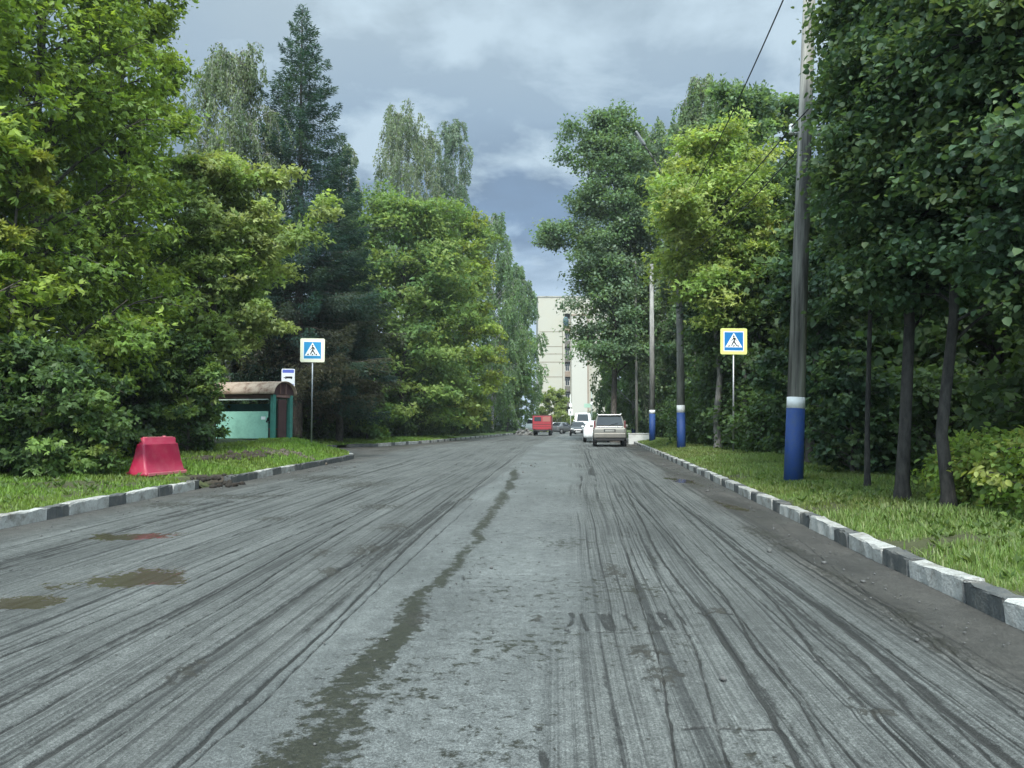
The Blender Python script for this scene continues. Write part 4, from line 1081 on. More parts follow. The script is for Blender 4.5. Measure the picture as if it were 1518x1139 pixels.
# ------------------------------------------------------------------ bus shelter
def shelter():
    Y = 32.2
    p = at(404, 655, Y); z = float(ground_z(p[0], Y)) - 0.02
    root = thing('bus_shelter', 'old green bus shelter with a rusty barrel roof', 'bus shelter', (p[0], Y, z), math.radians(-15))
    Lh, Dp = 3.8, 1.55            # x from -Lh (left) to 0, y from 0 (face towards the camera) to Dp
    teal = paint('shelter_teal', (0.28, 0.56, 0.45), 0.6, 0, 0.45, (0.08, 0.2, 0.15), 1.6, bump=.2)
    green = paint('shelter_green', (0.05, 0.22, 0.18), 0.6, 0, 0.5, (0.03, 0.07, 0.06), 3)
    rust = paint('roof_rust', (0.40, 0.31, 0.235), 0.8, 0.0, 1.0, (0.13, 0.06, 0.035), 2.8, bump=.3)
    brown = paint('end_brown', (0.07, 0.03, 0.03), 0.7, 0, 0.5, (0.02, 0.012, 0.012), 4)
    lattice = paint('lattice_rust', (0.22, 0.12, 0.10), 0.7, 0, 0.5, (.06, .03, .03))
    eave = at(404, 584, Y)[2] - z; ridge = at(404, 564, Y)[2] - z
    R0 = Dp / 2 + .14; rise = ridge - eave
    n = 14
    arc = [(Dp / 2 - R0 * math.cos(math.pi * k / n), eave + rise * math.sin(math.pi * k / n)) for k in range(n + 1)]
    inn = [(Dp / 2 - (R0 - .03) * math.cos(math.pi * k / n), eave - .01 + (rise - .03) * math.sin(math.pi * k / n)) for k in range(n + 1)]
    V = []
    for x in (-Lh - .15, .12):
        V += [(x, a, b) for a, b in arc] + [(x, a, b) for a, b in inn]
    V = np.array(V); m = n + 1; F = []
    for k in range(n):
        F += [(k, k + 1, 2 * m + k + 1, 2 * m + k), (m + k, 3 * m + k, 3 * m + k + 1, m + k + 1), (k, m + k, m + k + 1, k + 1), (2 * m + k, 2 * m + k + 1, 3 * m + k + 1, 3 * m + k)]
    F += [(0, 2 * m, 3 * m, m), (n, m + n, 3 * m + n, 2 * m + n)]
    np_mesh('roof', V, np.array(F), rust, root)
    # arched end panels
    for x in (-.02, -Lh + .02):
        poly = [(a, b) for a, b in inn]
        e = MB()
        f = [e.bm.verts.new((x, a, b)) for a, b in poly]; g = [e.bm.verts.new((x - .03, a, b)) for a, b in poly]
        e.bm.faces.new(f); e.bm.faces.new(g[::-1])
        for i in range(len(f)):
            e.bm.faces.new((f[i], g[i], g[(i + 1) % len(f)], f[(i + 1) % len(f)]))
        e.build('end_panel', brown, root)
    for a in (0.35, 0.62):
        MB().box((.0, Dp * a, eave + rise * .42), (.03, .045, rise * .8)).build('end_bar', lattice, root)
    hb = eave - .03
    for (x, yv) in ((-.06, .10), (-.06, Dp - .12), (-Lh + .06, .10), (-Lh + .06, Dp - .12)):
        MB().box((x, yv, hb / 2), (.14, .22, hb), .01).build('post', green, root)
    MB().box((-Lh / 2, .05, hb - .06), (Lh - .2, .06, .12)).box((-Lh / 2, Dp - .05, hb - .06), (Lh - .2, .06, .12)).box((-.03, Dp / 2, hb - .05), (.06, Dp - .5, .10)).build('eave_beam', lattice, root)
    rail = paint('shelter_rail', (.45, .55, .5), .6, 0, .4)
    ph = at(404, 610, Y)[2] - z
    MB().box((-Lh / 2 - .08, .02, ph / 2 + .03), (Lh - .32, .05, ph - .06), .008).build('front_panel', teal, root)
    MB().box((-Lh / 2 - .08, .02, hb - .2), (Lh - .32, .04, .05)).build('front_rail', rail, root)
    MB().box((-.45, -.012, ph - .28), (.20, .012, .13)).build('paper_notice', SIGN_WHITE(), root)
    blot = MB()
    for a, b, r in ((-.22, ph - .33, .07), (-.28, ph - .42, .05), (-.17, ph - .47, .04)):
        blot.prism([(a + r * math.cos(t) * (0.7 + .5 * ((k * 7) % 5) / 5), b + r * math.sin(t) * 1.2) for k, t in enumerate(np.linspace(0, 6.28, 9)[:-1])], -.0065 - r * .02, -.0105 - r * .02)
    blot.build('torn_poster', SIGN_BLACK(), root)
    MB().box((-Lh / 2, Dp - .04, hb * .42), (Lh - .3, .05, hb * .8), .006).build('back_panel', green, root)
    MB().box((-.05, Dp / 2, hb * .45), (.05, .62, hb * .9), .006).build('side_panel', brown, root)
    MB().box((-Lh / 2, Dp - .35, .45), (Lh - .8, .36, .05), .01).box((-Lh + .8, Dp - .35, .21), (.06, .3, .42)).box((-.8, Dp - .35, .21), (.06, .3, .42)).build('bench', lattice, root)
shelter()

# ------------------------------------------------------------------ red plastic barrier
def barrier():
    x, yv, z = hit(233, 703)
    root = thing('road_barrier', 'red plastic water-filled road barrier on the left grass', 'barrier', (x, yv, z - 0.01), math.radians(76))
    red = paint('barrier_red', (0.30, 0.008, 0.042), 0.45, 0, 0.5, (0.36, 0.07, 0.09), 7, bump=.15)
    red_lt = paint('barrier_red_worn', (0.55, 0.14, 0.17), 0.5, 0, 0.5, (0.4, 0.22, 0.2), 6)
    L, H = 1.12, 0.74
    secs = [(0.0, .26, L / 2 + .05), (0.06, .26, L / 2 + .05), (0.09, .21, L / 2 + .01), (0.30, .155, L / 2 - .02), (.60, .095, L / 2 - .05), (.615, .095, L / 2 - .055), (.625, .068, L / 2 - .09), (H - .01, .062, L / 2 - .095), (H, .045, L / 2 - .11)]
    V, F = [], []
    nn = 16
    for zz, hd, hl in secs:
        r = min(.05, hd * .5)
        V += [(a, b, zz) for a, b in rounded(0, 0, hl * 2, hd * 2, r, 3)]
    for i in range(len(secs) - 1):
        for k in range(nn):
            F.append((i * nn + k, i * nn + (k + 1) % nn, (i + 1) * nn + (k + 1) % nn, (i + 1) * nn + k))
    V = np.array(V)
    np_mesh('body', V, [np.array(F), np.array([list(range(nn))[::-1]]), np.array([list(range((len(secs) - 1) * nn, len(secs) * nn))])], red, root)
    MB().box((0, -.235, .033), (L + .02, .055, .066), .012).build('foot_flange', red_lt, root)
    MB().box((0, 0, H + .006), (L - .36, .10, .016), .005).build('top_edge', red_lt, root)
    m = MB()
    for s in (-1, 1):
        m.box((s * .22, -.118, .34), (.05, .05, .40), .015, Matrix.Rotation(-.22, 3, 'X'))
    m.build('side_rib', red, root)
    MB().cone((.18, 0, H + .005), (.18, 0, H + .03), .035, .03, 12).build('filler_cap', red_lt, root)
barrier()

# ------------------------------------------------------------------ soil heaps, stones, clods
def lumps(name, label, spots, mat, cat, kind=None, group=None):
    V, F = [], []
    ico = bmesh.new(); bmesh.ops.create_icosphere(ico, subdivisions=1, radius=1)
    iv = np.array([v.co[:] for v in ico.verts]); fi = np.array([[v.index for v in f.verts] for f in ico.faces]); ico.free()
    for x, yv, z, r, sz in spots:
        j = iv * (0.7 + .6 * RNG.random((len(iv), 1))) * np.array([r, r * RNG.uniform(.7, 1.2), r * sz]) + np.array([x, yv, z + r * sz * .3])
        F.append(fi + len(V) * len(iv)); V.append(j)
    o = np_mesh(name, np.concatenate(V), np.concatenate(F), mat)
    return tag(o, label, cat, group, kind)
SOIL = lambda: paint('dug_soil', (0.055, 0.042, 0.030), 0.95, 0, .6, (.02, .016, .012), 12, bump=.8)
STONE = lambda: paint('crushed_stone', (0.30, 0.29, 0.27), 0.9, 0, .6, (.10, .09, .08), 20, bump=.4)
def ridge_spots(pts, n, rmin, rmax, wx, wy):
    out = []
    for _ in range(n):
        k = RNG.random() * (len(pts) - 1); i = int(k); f = k - i
        a, b = hit(*pts[i]), hit(*pts[i + 1])
        x = a[0] * (1 - f) + b[0] * f + RNG.normal(0, wx); yv = a[1] * (1 - f) + b[1] * f + RNG.normal(0, wy)
        out.append((x, yv, float(ground_z(x, yv)), RNG.uniform(rmin, rmax), RNG.uniform(.5, .9)))
    return out
lumps('soil_heap', 'dark ridge of dug-up soil on the grass right of the red barrier', ridge_spots([(285, 683), (330, 681), (370, 678), (400, 676)], 150, .04, .12, .12, .25), SOIL(), 'soil heap', 'stuff')
lumps('soil_heap', 'small soil heap with pale stones at the end of the worn kerb', ridge_spots([(400, 673), (430, 672), (462, 683)], 60, .03, .10, .15, .2), paint('stony_soil', (.13, .11, .085), .95, 0, .6, (.05, .04, .03), 14, bump=.8), 'soil heap')
lumps('soil_heap', 'dark earth filling the broken gap in the left kerb', ridge_spots([(303, 718), (325, 716), (345, 712)], 60, .02, .075, .16, .25), paint('wet_soil', (0.028, 0.022, 0.016), 0.95, 0, .6, (.012, .01, .008), 12, bump=.8), 'soil heap', 'stuff')
lumps('stone_scatter', 'pale crushed stones in a short line on the left grass', ridge_spots([(270, 681), (300, 680), (325, 678)], 45, .02, .05, .06, .1), STONE(), 'stones', 'stuff')
gs = []
for _ in range(800):
    yv = 2.6 + 22 * RNG.random() ** 1.6
    q = RNG.random()
    lat = RNG.choice([RNG.normal(9.55, .2), RNG.normal(.4, .35), RNG.normal(5.78, .35), RNG.uniform(0, 10)], p=[.34, .28, .2, .18])
    x = XL0(yv) + (XR(yv) - XL0(yv)) * np.clip(lat / 10, .012, .985)
    gs.append((x, yv, -.006, RNG.uniform(.003, .009) * (1 + 1.6 * (RNG.random() < .06)) * (.7 + yv / 14), RNG.uniform(.5, .9)))
lumps('gravel', 'loose stone chips scattered over the milled road', gs, paint('gravel_chips', (0.11, 0.11, 0.105), 0.9, 0, .7, (.04, .04, .036), 30), 'gravel', 'stuff')

# ------------------------------------------------------------------ grass blades
def blades(name, label, side, n, ymax, dmax, cols, hmul=1.0, seed=1):
    rng = np.random.default_rng(seed)
    y0 = 5.8 if side < 0 else 3.2
    yv = y0 + (ymax - y0) * rng.random(n) ** 1.9
    d = 0.16 + dmax * rng.random(n) ** (0.9)
    dm = np.interp(yv, [3, 40, 90], [1, 1, 1.4])
    d = d * dm
    x = XL(yv) - d if side < 0 else XR(yv) + d
    bare = fbm(x * 1.3, yv * 1.0, 33, 4) + 0.25 * (rng.random(n) - .5)
    keep = bare < 0.64
    if side < 0:
        hx, hy, _ = hit(325, 716)
        keep &= np.hypot((x - hx) / .85, (yv - hy) / .95) > 1
        for px, py in ((300, 682), (340, 680), (380, 678)):
            hx, hy, _ = hit(px, py)
            keep &= np.hypot((x - hx) / .5, (yv - hy) / .45) > rng.random(n)
    x, yv, d = x[keep], yv[keep], d[keep]; n = len(x)
    z = ground_z(x, yv) - .01
    tall = fbm(x * 0.8, yv * .8, 61, 3)
    h = (0.04 + 0.15 * rng.random(n) ** 2.2) * (0.25 + 1.5 * tall) * hmul * (1 + .012 * yv)
    w = (0.004 + 0.0013 * yv) * (0.7 + .6 * rng.random(n))
    a = rng.random(n) * 6.283
    S = np.stack([np.cos(a), np.sin(a), np.zeros(n)], 1); Bn = np.stack([-np.sin(a), np.cos(a), np.zeros(n)], 1) * (rng.normal(0, .45, n))[:, None]
    P = np.stack([x, yv, z], 1)
    up = np.array([0, 0, 1.0])
    w = w[:, None]; h = h[:, None]
    V = np.stack([P - S * w * .5, P + S * w * .5, P + S * w * .42 + (up * .55 + Bn * .25) * h, P - S * w * .42 + (up * .55 + Bn * .25) * h, P + S * w * .08 + (up + Bn * .9) * h, P - S * w * .08 + (up + Bn * .9) * h], 1).reshape(-1, 3)
    b = np.arange(n)[:, None] * 6
    Q = np.concatenate([b + np.array([[0, 1, 2, 3]]), b + np.array([[3, 2, 4, 5]])])
    pt = sstep(.35, .65, fbm(x * .7, yv * .7, 62, 3))[:, None]
    C = (palette(rng, n, cols) * (1 - .35 * pt) + np.array([.13, .12, .04]) * .35 * pt) * (.7 + .6 * rng.random((n, 1)))
    o = np_mesh(name, V, Q, leaf_material(), tint=np.repeat(C, 6, 0))
    return tag(o, label, 'grass', None, 'stuff')
GR = [(0.14, 0.215, 0.060), (0.175, 0.245, 0.075), (0.115, 0.185, 0.05), (0.215, 0.25, 0.11)]
blades('grass', 'mown green grass strip along the right kerb', 1, 270000, 46, 2.9, GR, 0.44, 3)
blades('grass', 'bright green grass strip along the left kerb', -1, 150000, 60, 3.4, [(0.13, 0.23, 0.04), (0.17, 0.27, 0.055), (0.11, 0.19, 0.035)], 0.5, 4)
def weeds(label, side, n, seed):
    rng = np.random.default_rng(seed)
    m = 9
    yv = 3.4 + 16 * rng.random(n) ** 1.5 + (3 if side < 0 else 0)
    d = 0.25 + 2.9 * rng.random(n) ** .6
    x = XL(yv) - d if side < 0 else XR(yv) + d
    s = 0.025 + .045 * rng.random(n)
    P = np.repeat(np.stack([x, yv, ground_z(x, yv) + .01], 1), m, 0)
    a = rng.random(n * m) * 6.283
    D = unit(np.stack([np.cos(a), np.sin(a), .5 + .7 * rng.random(n * m)], 1))
    N = unit(np.array([0, 0, 1.0]) + rng.normal(0, .3, (n * m, 3)))
    sz = np.repeat(s, m) * (.6 + .8 * rng.random(n * m))
    V, Q, k = leaf_quads(P, D, N, sz * 1.6, sz * .55)
    C = palette(rng, n, [(.09, .14, .04), (.07, .12, .03), (.12, .16, .06)]).repeat(m, 0) * (.8 + .4 * rng.random((n * m, 1)))
    return tag(np_mesh('weeds', V, Q, leaf_material(), tint=np.repeat(C, k, 0)), label, 'weeds', None, 'stuff')
weeds('broad-leaved weeds among the grass by the right kerb', 1, 1700, 8)
weeds('broad-leaved weeds among the grass by the left kerb', -1, 900, 9)

# ------------------------------------------------------------------ block of flats at the end of the road
def flats():
    Y = 150.0
    root = thing('apartment_block', 'cream concrete block of flats closing the end of the road', 'building', (*at(850, HORIZON, Y)[:2], -0.2))
    ox, oz = at(850, HORIZON, Y)[0], -0.2
    X = lambda px: at(px, HORIZON, Y)[0] - ox
    Zp = lambda py: at(800, py, Y)[2] - oz
    cream = paint('cream_panel', (0.385, 0.37, 0.305), 0.85, 0, 0.35, (0.40, 0.35, 0.25), 0.35)
    pale = paint('pale_render', (0.43, 0.415, 0.36), 0.85, 0, 0.25, (0.45, 0.42, 0.33), 0.3)
    seamm = paint('panel_seam', (0.22, 0.19, 0.14), 0.9, 0, .3, scale=.4)
    brown = paint('rust_stain_edge', (0.26, 0.20, 0.15), 0.9, 0, .5, scale=.6)
    dkg = glass('flat_window', (0.03, 0.04, 0.05), .15)
    top = Zp(441)
    def wallbox(name, x0, x1, y0, y1, z0, z1, mat):
        return MB().box(((x0 + x1) / 2, (y0 + y1) / 2, (z0 + z1) / 2), (x1 - x0, y1 - y0, z1 - z0)).build(name, mat, root)
    wallbox('wall', X(798), X(837.5), 0, 13, 0, top, cream)
    wallbox('wall', X(846), X(912), 0, 13, 0, top, cream)
    wallbox('recess_wall', X(837.5), X(846), 1.2, 13, 0, top, paint('recess_render', (0.14, 0.13, 0.11), 0.9, 0, .4, scale=.6))
    wallbox('wall', X(837.5), X(846), 0, 1.18, Zp(465), top, cream)
    wallbox('roof_parapet', X(797), X(913), -.12, 13.1, top, top + .25, paint('parapet', (.34, .33, .28), .9, 0, .6, scale=.5))
    wallbox('stair_panel', X(847), X(870), -1.3, -.02, 0, Zp(470), pale)
    wallbox('stair_panel_edge', X(870), X(872), -1.25, -.02, 0, Zp(468), brown)
    wallbox('stair_panel_cap', X(846.5), X(872.5), -1.35, -.01, Zp(470), Zp(467.5), brown)
    st = MB()
    for py in (492, 514, 525, 537, 559, 581):
        st.box(((X(799) + X(835)) / 2, -.012, Zp(py)), (X(834) - X(800), .02, .14))
    st.box((X(834.5), -.014, Zp(540)), (.16, .02, Zp(490) - Zp(590)))
    st.box((X(877), -.014, Zp(455)), (.16, .02, 3.5))
    st.build('panel_seam', seamm, root)
    zz = [Zp(p) for p in (470, 492, 514, 537, 559, 581, 603)]
    for i, z in enumerate(zz[:-1]):
        hgt = zz[i] - zz[i + 1]
        fr = MB().box(((X(837.5) + X(846)) / 2, .9, z - hgt * .35), (X(845.4) - X(838), .08, hgt * .5)).build('window', paint('window_frame', (.55, .53, .48), .6), root)
        for k in (0, 1):
            MB().box((X(838.9) + (X(844.5) - X(838.9)) * (.25 + .5 * k), .85, z - hgt * .35), ((X(844.5) - X(838.9)) * .42, .04, hgt * .42)).build('pane', dkg, fr)
        wallbox('balcony_front', X(837.8), X(845.8), .05, .2, z - hgt * .98, z - hgt * .62, paint('balcony_dark', (0.13, 0.12, 0.10), 0.9, 0, .5, scale=.8) if i % 3 else brown)
    MB().sphere((X(839), -.3, Zp(476)), .55, (1, .7, 1.5), 10).box((X(839.5), -.1, Zp(481)), (.6, .5, .5)).build('air_unit', paint('blue_box', (.05, .10, .11), .6), root)
    MB().box((X(876), 3, top + .75), (1.6, 2, 1.0), .03).build('roof_vent', paint('vent_grey', (.30, .33, .36), .7), root)
    MB().box((X(888), 4, top + .6), (2.4, 2, .7), .03).build('roof_vent', paint('vent_grey', (.30, .33, .36), .7), root)
    MB().box((X(868), 2, top + .35), (1.4, 1.2, .3)).build('roof_hatch', SIGN_WHITE(), root)
flats()

# ------------------------------------------------------------------ vehicles
PLASTIC = lambda: paint('dark_trim', (0.02, 0.02, 0.022), 0.6, 0, .3, (.06, .055, .05))
def wheel(root, x, y, r, w):
    t = MB(); s = 1 if x > 0 else -1
    t.cone((x - s * w, y, r), (x, y, r), r, r, 28)
    bmesh.ops.bevel(t.bm, geom=[e for e in t.bm.edges if abs(e.calc_face_angle(0)) > 1], offset=.03, segments=2, affect='EDGES')
    tyre = t.build('wheel', BLACK(), root)
    m = MB().cone((x - s * .03, y, r), (x + s * .012, y, r), r * .64, r * .60, 20)
    for k in range(5):
        a = k * 1.2566
        m.box((x + s * .014, y + math.cos(a) * r * .34, r + math.sin(a) * r * .34), (.012, .05, r * .5), 0, Matrix.Rotation(math.pi / 2 - a, 3, 'X'))
    m.build('rim', paint('rim_alloy', (.45, .45, .46), .35, .8, .3), tyre)
    return tyre
def loft(stations, n=7):
    """car shell: stations (y, z_bottom, z_belt, z_roof, hw_bottom, hw_belt, hw_roof), the same ring at each"""
    V = []
    for (y, zb, zm, zr, hb, hm, hr) in stations:
        half = [(hb * .80, zb), (hb * .97, zb + .04), (hb, zb + .14), (hm + .012, zb + (zm - zb) * .60), (hm, zm - .07), (hm - .035, zm),
                (hr + (hm - .035 - hr) * .5 + .012, zm + (zr - zm) * .5), (hr + .01, zr - min(.06, (zr - zm) * .15)), (hr - .07, zr + .002), (hr * .5, zr + .02 * (zr - zm > .05)), (0, zr + .026 * (zr - zm > .05))]
        ring = half + [(-a, b) for a, b in half[-2::-1]]
        V += [(a, y, b) for a, b in ring]
    k = len(ring); F = []
    for i in range(len(stations) - 1):
        for j in range(k - 1):
            F.append((i * k + j, i * k + j + 1, (i + 1) * k + j + 1, (i + 1) * k + j))
        F.append((i * k + k - 1, i * k, (i + 1) * k, (i + 1) * k + k - 1))
    ends = [list(range(k))[::-1], list(range((len(stations) - 1) * k, len(stations) * k))]
    return np.array(V), [np.array(F), np.array(ends)]
def suv(label, px, py, paint_mat, rz):
    x, yv, z = hit(px, py)
    root = thing('parked_car', label, 'car', (x, yv, 0), rz)
    st = [(0.00, .50, .90, .90, .80, .80, .74), (0.03, .42, 1.02, 1.02, .845, .85, .80), (.10, .36, 1.06, 1.08, .87, .875, .80), (.16, .34, 1.07, 1.20, .875, .88, .775), (.40, .32, 1.07, 1.64, .88, .885, .66), (.50, .30, 1.07, 1.68, .88, .885, .655),
          (1.6, .28, 1.06, 1.715, .88, .885, .655), (2.5, .28, 1.05, 1.66, .88, .885, .645), (3.25, .28, 1.03, 1.12, .88, .88, .74), (3.9, .30, .95, .97, .87, .86, .74), (4.35, .34, .84, .85, .82, .80, .66), (4.46, .45, .70, .71, .70, .68, .5)]
    V, F = loft(st)
    np_mesh('body', V, F, paint_mat, root, smooth=True)
    g = glass()
    def panel(name, q, mat, th=.012):
        return MB().slab(q, th).build(name, mat, root)
    # tailgate window follows the slope of the tail
    panel('rear_window', [(-.62, .352, 1.60), (-.72, .105, 1.13), (.72, .105, 1.13), (.62, .352, 1.60)], g, .022)
    wp = MB().path([(0, .07, 1.12), (.08, .09, 1.17), (.42, .12, 1.24)], .012, 6); wp.build('rear_wiper', PLASTIC(), root)
    sl = lambda s, y, f: (s * (.858 + (.675 - .858) * f + .014), y, 1.08 + (1.63 - 1.08) * f)
    for s in (-1, 1):
        for (a, b) in ((.62, 1.25), (1.32, 2.15), (2.22, 2.95)):
            q = [sl(s, a + .06, .1), sl(s, b, .1), sl(s, b - (.22 if b > 2.5 else .02), .86), sl(s, a + .12, .86)]
            panel('side_window', q if s > 0 else q[::-1], g, .008)
        MB().path([(s * .63, .55, 1.74), (s * .63, .62, 1.785), (s * .635, 2.1, 1.785), (s * .635, 2.2, 1.74)], .022, 8).build('roof_rail', paint('rail_silver', (.7, .7, .7), .3, .6, .1), root)
        lamp = MB().box((s * .80, .075, 1.17), (.10, .10, .44), .03).build('tail_light', paint('tail_red_dim', (.16, .05, .05), .3, 0, .3), root)
        MB().box((s * .70, -.012, .60), (.20, .03, .07), .01).build('reflector', paint('reflector', (.5, .42, .36), .3), root)
        MB().box((s * .98, 2.75, 1.10), (.20, .10, .15), .04).build('mirror', paint_mat, root)
        MB().box((s * .888, .50, .50), (.03, .86, .34), .012).box((s * .888, 3.45, .50), (.03, .86, .34), .012).build('wheel_arch', PLASTIC(), root)
        wheel(root, s * .90, .50, .35, .22); wheel(root, s * .90, 3.45, .35, .22)
    panel('windscreen', [(.60, 2.60, 1.63), (.70, 3.22, 1.14), (-.70, 3.22, 1.14), (-.60, 2.60, 1.63)], g, .02)
    MB().box((0, .36, 1.70), (1.24, .22, .05), .02).build('roof_spoiler', paint('spoiler_pale', (.72, .73, .72), .3, .2, .1), root)
    MB().box((0, .028, 1.045), (1.36, .05, .05), .012).build('tailgate_strip', paint('chrome_strip', (.62, .62, .61), .25, .5, .1), root)
    MB().box((0, .012, .86), (.62, .05, .15), .012).build('plate_recess', PLASTIC(), root)
    MB().box((0, -.018, .85), (.50, .012, .10), .004).build('number_plate', paint('plate_dull', (.28, .28, .26), .5, 0, .4), root)
    MB().box((0, .04, .60), (1.70, .20, .26), .05).build('bumper', paint('bumper_silver', (0.20, 0.188, 0.165), .45, .3, .4), root)
    MB().box((0, .10, .40), (1.56, .20, .16), .03).build('lower_bumper', PLASTIC(), root)
    return root
SILVER = paint('silver_paint', (0.20, 0.195, 0.175), 0.45, 0.15, 0.3, (.15, .14, .12), 2)
suv('silver estate-bodied off-roader parked at the right kerb, seen from behind', 904, 662.5, SILVER, math.radians(-6))
def sedan(label, px, py, col, rz, front=True, lights=False, hatch=False, van=False):
    """rz 0: tail towards the camera; turned by pi its nose looks at the camera"""
    x, yv, z = hit(px, py)
    root = thing('parked_car', label, 'car', (x, yv, 0), rz)
    if van:
        st = [(0, .4, 1.1, 1.15, .86, .86, .8), (.05, .34, 1.2, 1.98, .92, .93, .82), (2.9, .30, 1.2, 2.05, .93, .94, .82), (3.4, .30, 1.2, 1.95, .93, .94, .80), (4.2, .30, 1.15, 1.2, .92, .92, .75), (4.75, .34, .95, .98, .88, .86, .7), (4.9, .45, .7, .72, .8, .76, .6)]
        roof, belt, wy0, wy1 = 1.92, 1.24, 3.44, 4.16
    else:
        st = [(0, .42, .80, .80, .74, .74, .68), (.06, .34, .93, .94, .83, .82, .72), (.55 if not hatch else .15, .28, .95, .98 if not hatch else 1.05, .86, .85, .72), (1.10 if not hatch else .6, .26, .94, 1.38, .86, .86, .60), (1.9, .26, .93, 1.44, .86, .86, .60), (2.5, .26, .93, 1.38, .86, .86, .58), (3.2, .26, .92, .96, .86, .85, .70), (4.0, .30, .82, .84, .84, .80, .66), (4.32, .38, .66, .68, .76, .72, .55)]
        roof, belt, wy0, wy1 = 1.36, .98, 2.53, 3.17
    L = st[-1][0]
    st = [(a - L / 2, *b) for a, *b in st]
    V, F = loft(st)
    np_mesh('body', V, F, col, root, smooth=True)
    g = glass()
    MB().slab([(.54, wy0 - L / 2, roof), (.64, wy1 - L / 2, belt), (-.64, wy1 - L / 2, belt), (-.54, wy0 - L / 2, roof)], .02).build('windscreen', g, root)
    if van:
        MB().slab([(-.7, .028 - L / 2, 1.85), (-.76, .025 - L / 2, 1.28), (.76, .025 - L / 2, 1.28), (.7, .028 - L / 2, 1.85)], .03).build('rear_window', g, root)
    else:
        a, c = (.60, 1.06) if not hatch else (.19, .58)
        MB().slab([(-.54, c - L / 2, 1.35), (-.62, a - L / 2, 1.02), (.62, a - L / 2, 1.02), (.54, c - L / 2, 1.35)], .02).build('rear_window', g, root)
    for s in (-1, 1):
        hm, hr = (.905, .835) if van else (.835, .62)
        z0, z1 = (1.26, 1.86) if van else (1.0, 1.33)
        for a, b in (((3.0, 3.8),) if van else ((1.2, 1.95), (2.0, 2.75))):
            q = [(s * (hm + .012), a - L / 2, z0), (s * (hm + .012), b - L / 2, z0), (s * (hr + .022), b - .28 - L / 2, z1), (s * (hr + .022), a + .08 - L / 2, z1)]
            MB().slab(q if s > 0 else q[::-1], .01).build('side_window', g, root)
        MB().box((s * .94, wy1 - .2 - L / 2, belt + .06), (.18, .08, .12), .03).build('mirror', col, root)
        hl = MB().box((s * .60, L / 2 - .10, .68), (.30, .12, .15), .04)
        hl.build('headlight', paint('headlight_bright', (.85, .85, .82), .15, 0, .05) if lights else paint('headlight', (.5, .5, .48), .15, 0, .1), root)
        MB().box((s * .66, -L / 2 + .06, .80), (.26, .08, .14), .03).build('tail_light', paint('tail_red', (.25, .02, .02), .3, 0, .2), root)
        for yw in (.78, L - .85):
            MB().box((s * (.90 if van else .858), yw - L / 2, .44), (.03, .78, .36), .012).build('wheel_arch', PLASTIC(), root)
            wheel(root, s * (.93 if van else .875), yw - L / 2, .31, .2)
    MB().box((0, L / 2 + .0, .50), (.62, .05, .12), .01).build('grille', PLASTIC(), root)
    MB().box((0, L / 2 + .03, .42), (.5, .02, .11), .004).build('number_plate', paint('plate_pale', (.6, .6, .58), .5, 0, .2), root)
    return root
    return root
WHITE_P = paint('white_car_paint', (0.75, 0.76, 0.76), 0.3, 0.0, 0.2, (.4, .38, .35), 2, coat=.4)
GREY_P = paint('grey_car_paint', (0.16, 0.17, 0.18), 0.3, 0.4, 0.3, (.1, .1, .09), 2, coat=.4)
DGREY_P = paint('dark_car_paint', (0.07, 0.075, 0.08), 0.25, 0.4, 0.3, (.1, .1, .09), 2, coat=.5)
sedan('white car half hidden just ahead of the silver off-roader', 884, 655, WHITE_P, math.radians(-6), hatch=True)
sedan('dark saloon facing the camera with bright round headlights', 857, 646, DGREY_P, math.pi + math.radians(-5), lights=True)
sedan('white panel van behind the dark saloon with the headlights', 864, 643.5, WHITE_P, math.pi + math.radians(-5), van=True).scale = (1.12, 1.12, 1.25)
sedan('grey car turned sideways left of the dark saloon', 834, 643, GREY_P, math.radians(-40))
sedan('white car seen between the red truck and the grey car', 822, 641, WHITE_P, math.radians(50))
def red_truck():
    x, yv, z = hit(803.5, 646)
    root = thing('red_truck', 'red box-bodied truck seen from behind at the far end of the road', 'truck', (x, yv, 0), math.radians(-5))
    red = paint('truck_red', (0.36, 0.03, 0.045), 0.5, 0, 0.45, (.16, .03, .03), 1.6)
    drk = paint('truck_dark_red', (0.10, 0.02, 0.022), 0.6, 0, .4)
    fad = paint('truck_faded', (0.34, 0.13, 0.11), 0.6, 0, .5, (.25, .12, .1), 3)
    MB().box((0, 1.6, 1.35), (1.95, 3.2, 1.45), .06).build('cargo_box', red, root)
    MB().box((-.45, -.005, 1.72), (.72, .02, .44), .008).build('rear_window', glass(), root)
    MB().box((.47, -.006, 1.72), (.80, .02, .50), .008).build('rear_door_panel', fad, root)
    MB().box((-.99, .02, 1.4), (.07, .08, 1.50), .01).box((.99, .02, 1.4), (.07, .08, 1.50), .01).box((0, .02, 2.11), (2.05, .08, .08), .01).build('corner_frame', drk, root)
    MB().box((0, .02, 1.18), (1.85, .06, .07), .01).box((0, .02, .95), (1.85, .05, .05), .01).build('trim_strip', drk, root)
    MB().box((0, 1.9, .52), (.9, 4.4, .16)).build('chassis', PLASTIC(), root)
    MB().box((0, 4.2, 1.25), (1.9, 1.5, 1.5), .12).build('cab', red, root)
    MB().box((0, 4.96, 1.62), (1.6, .03, .55), .01).build('windscreen', glass(), root)
    MB().box((0, -.02, .56), (1.9, .10, .12), .02).build('rear_bumper', PLASTIC(), root)
    for s in (-1, 1):
        MB().box((s * .8, -.05, .74), (.22, .05, .10), .01).build('tail_light', paint('tail_red', (.25, .02, .02), .3), root)
        wheel(root, s * .92, .7, .38, .26); wheel(root, s * .92, 4.2, .38, .24)
red_truck()
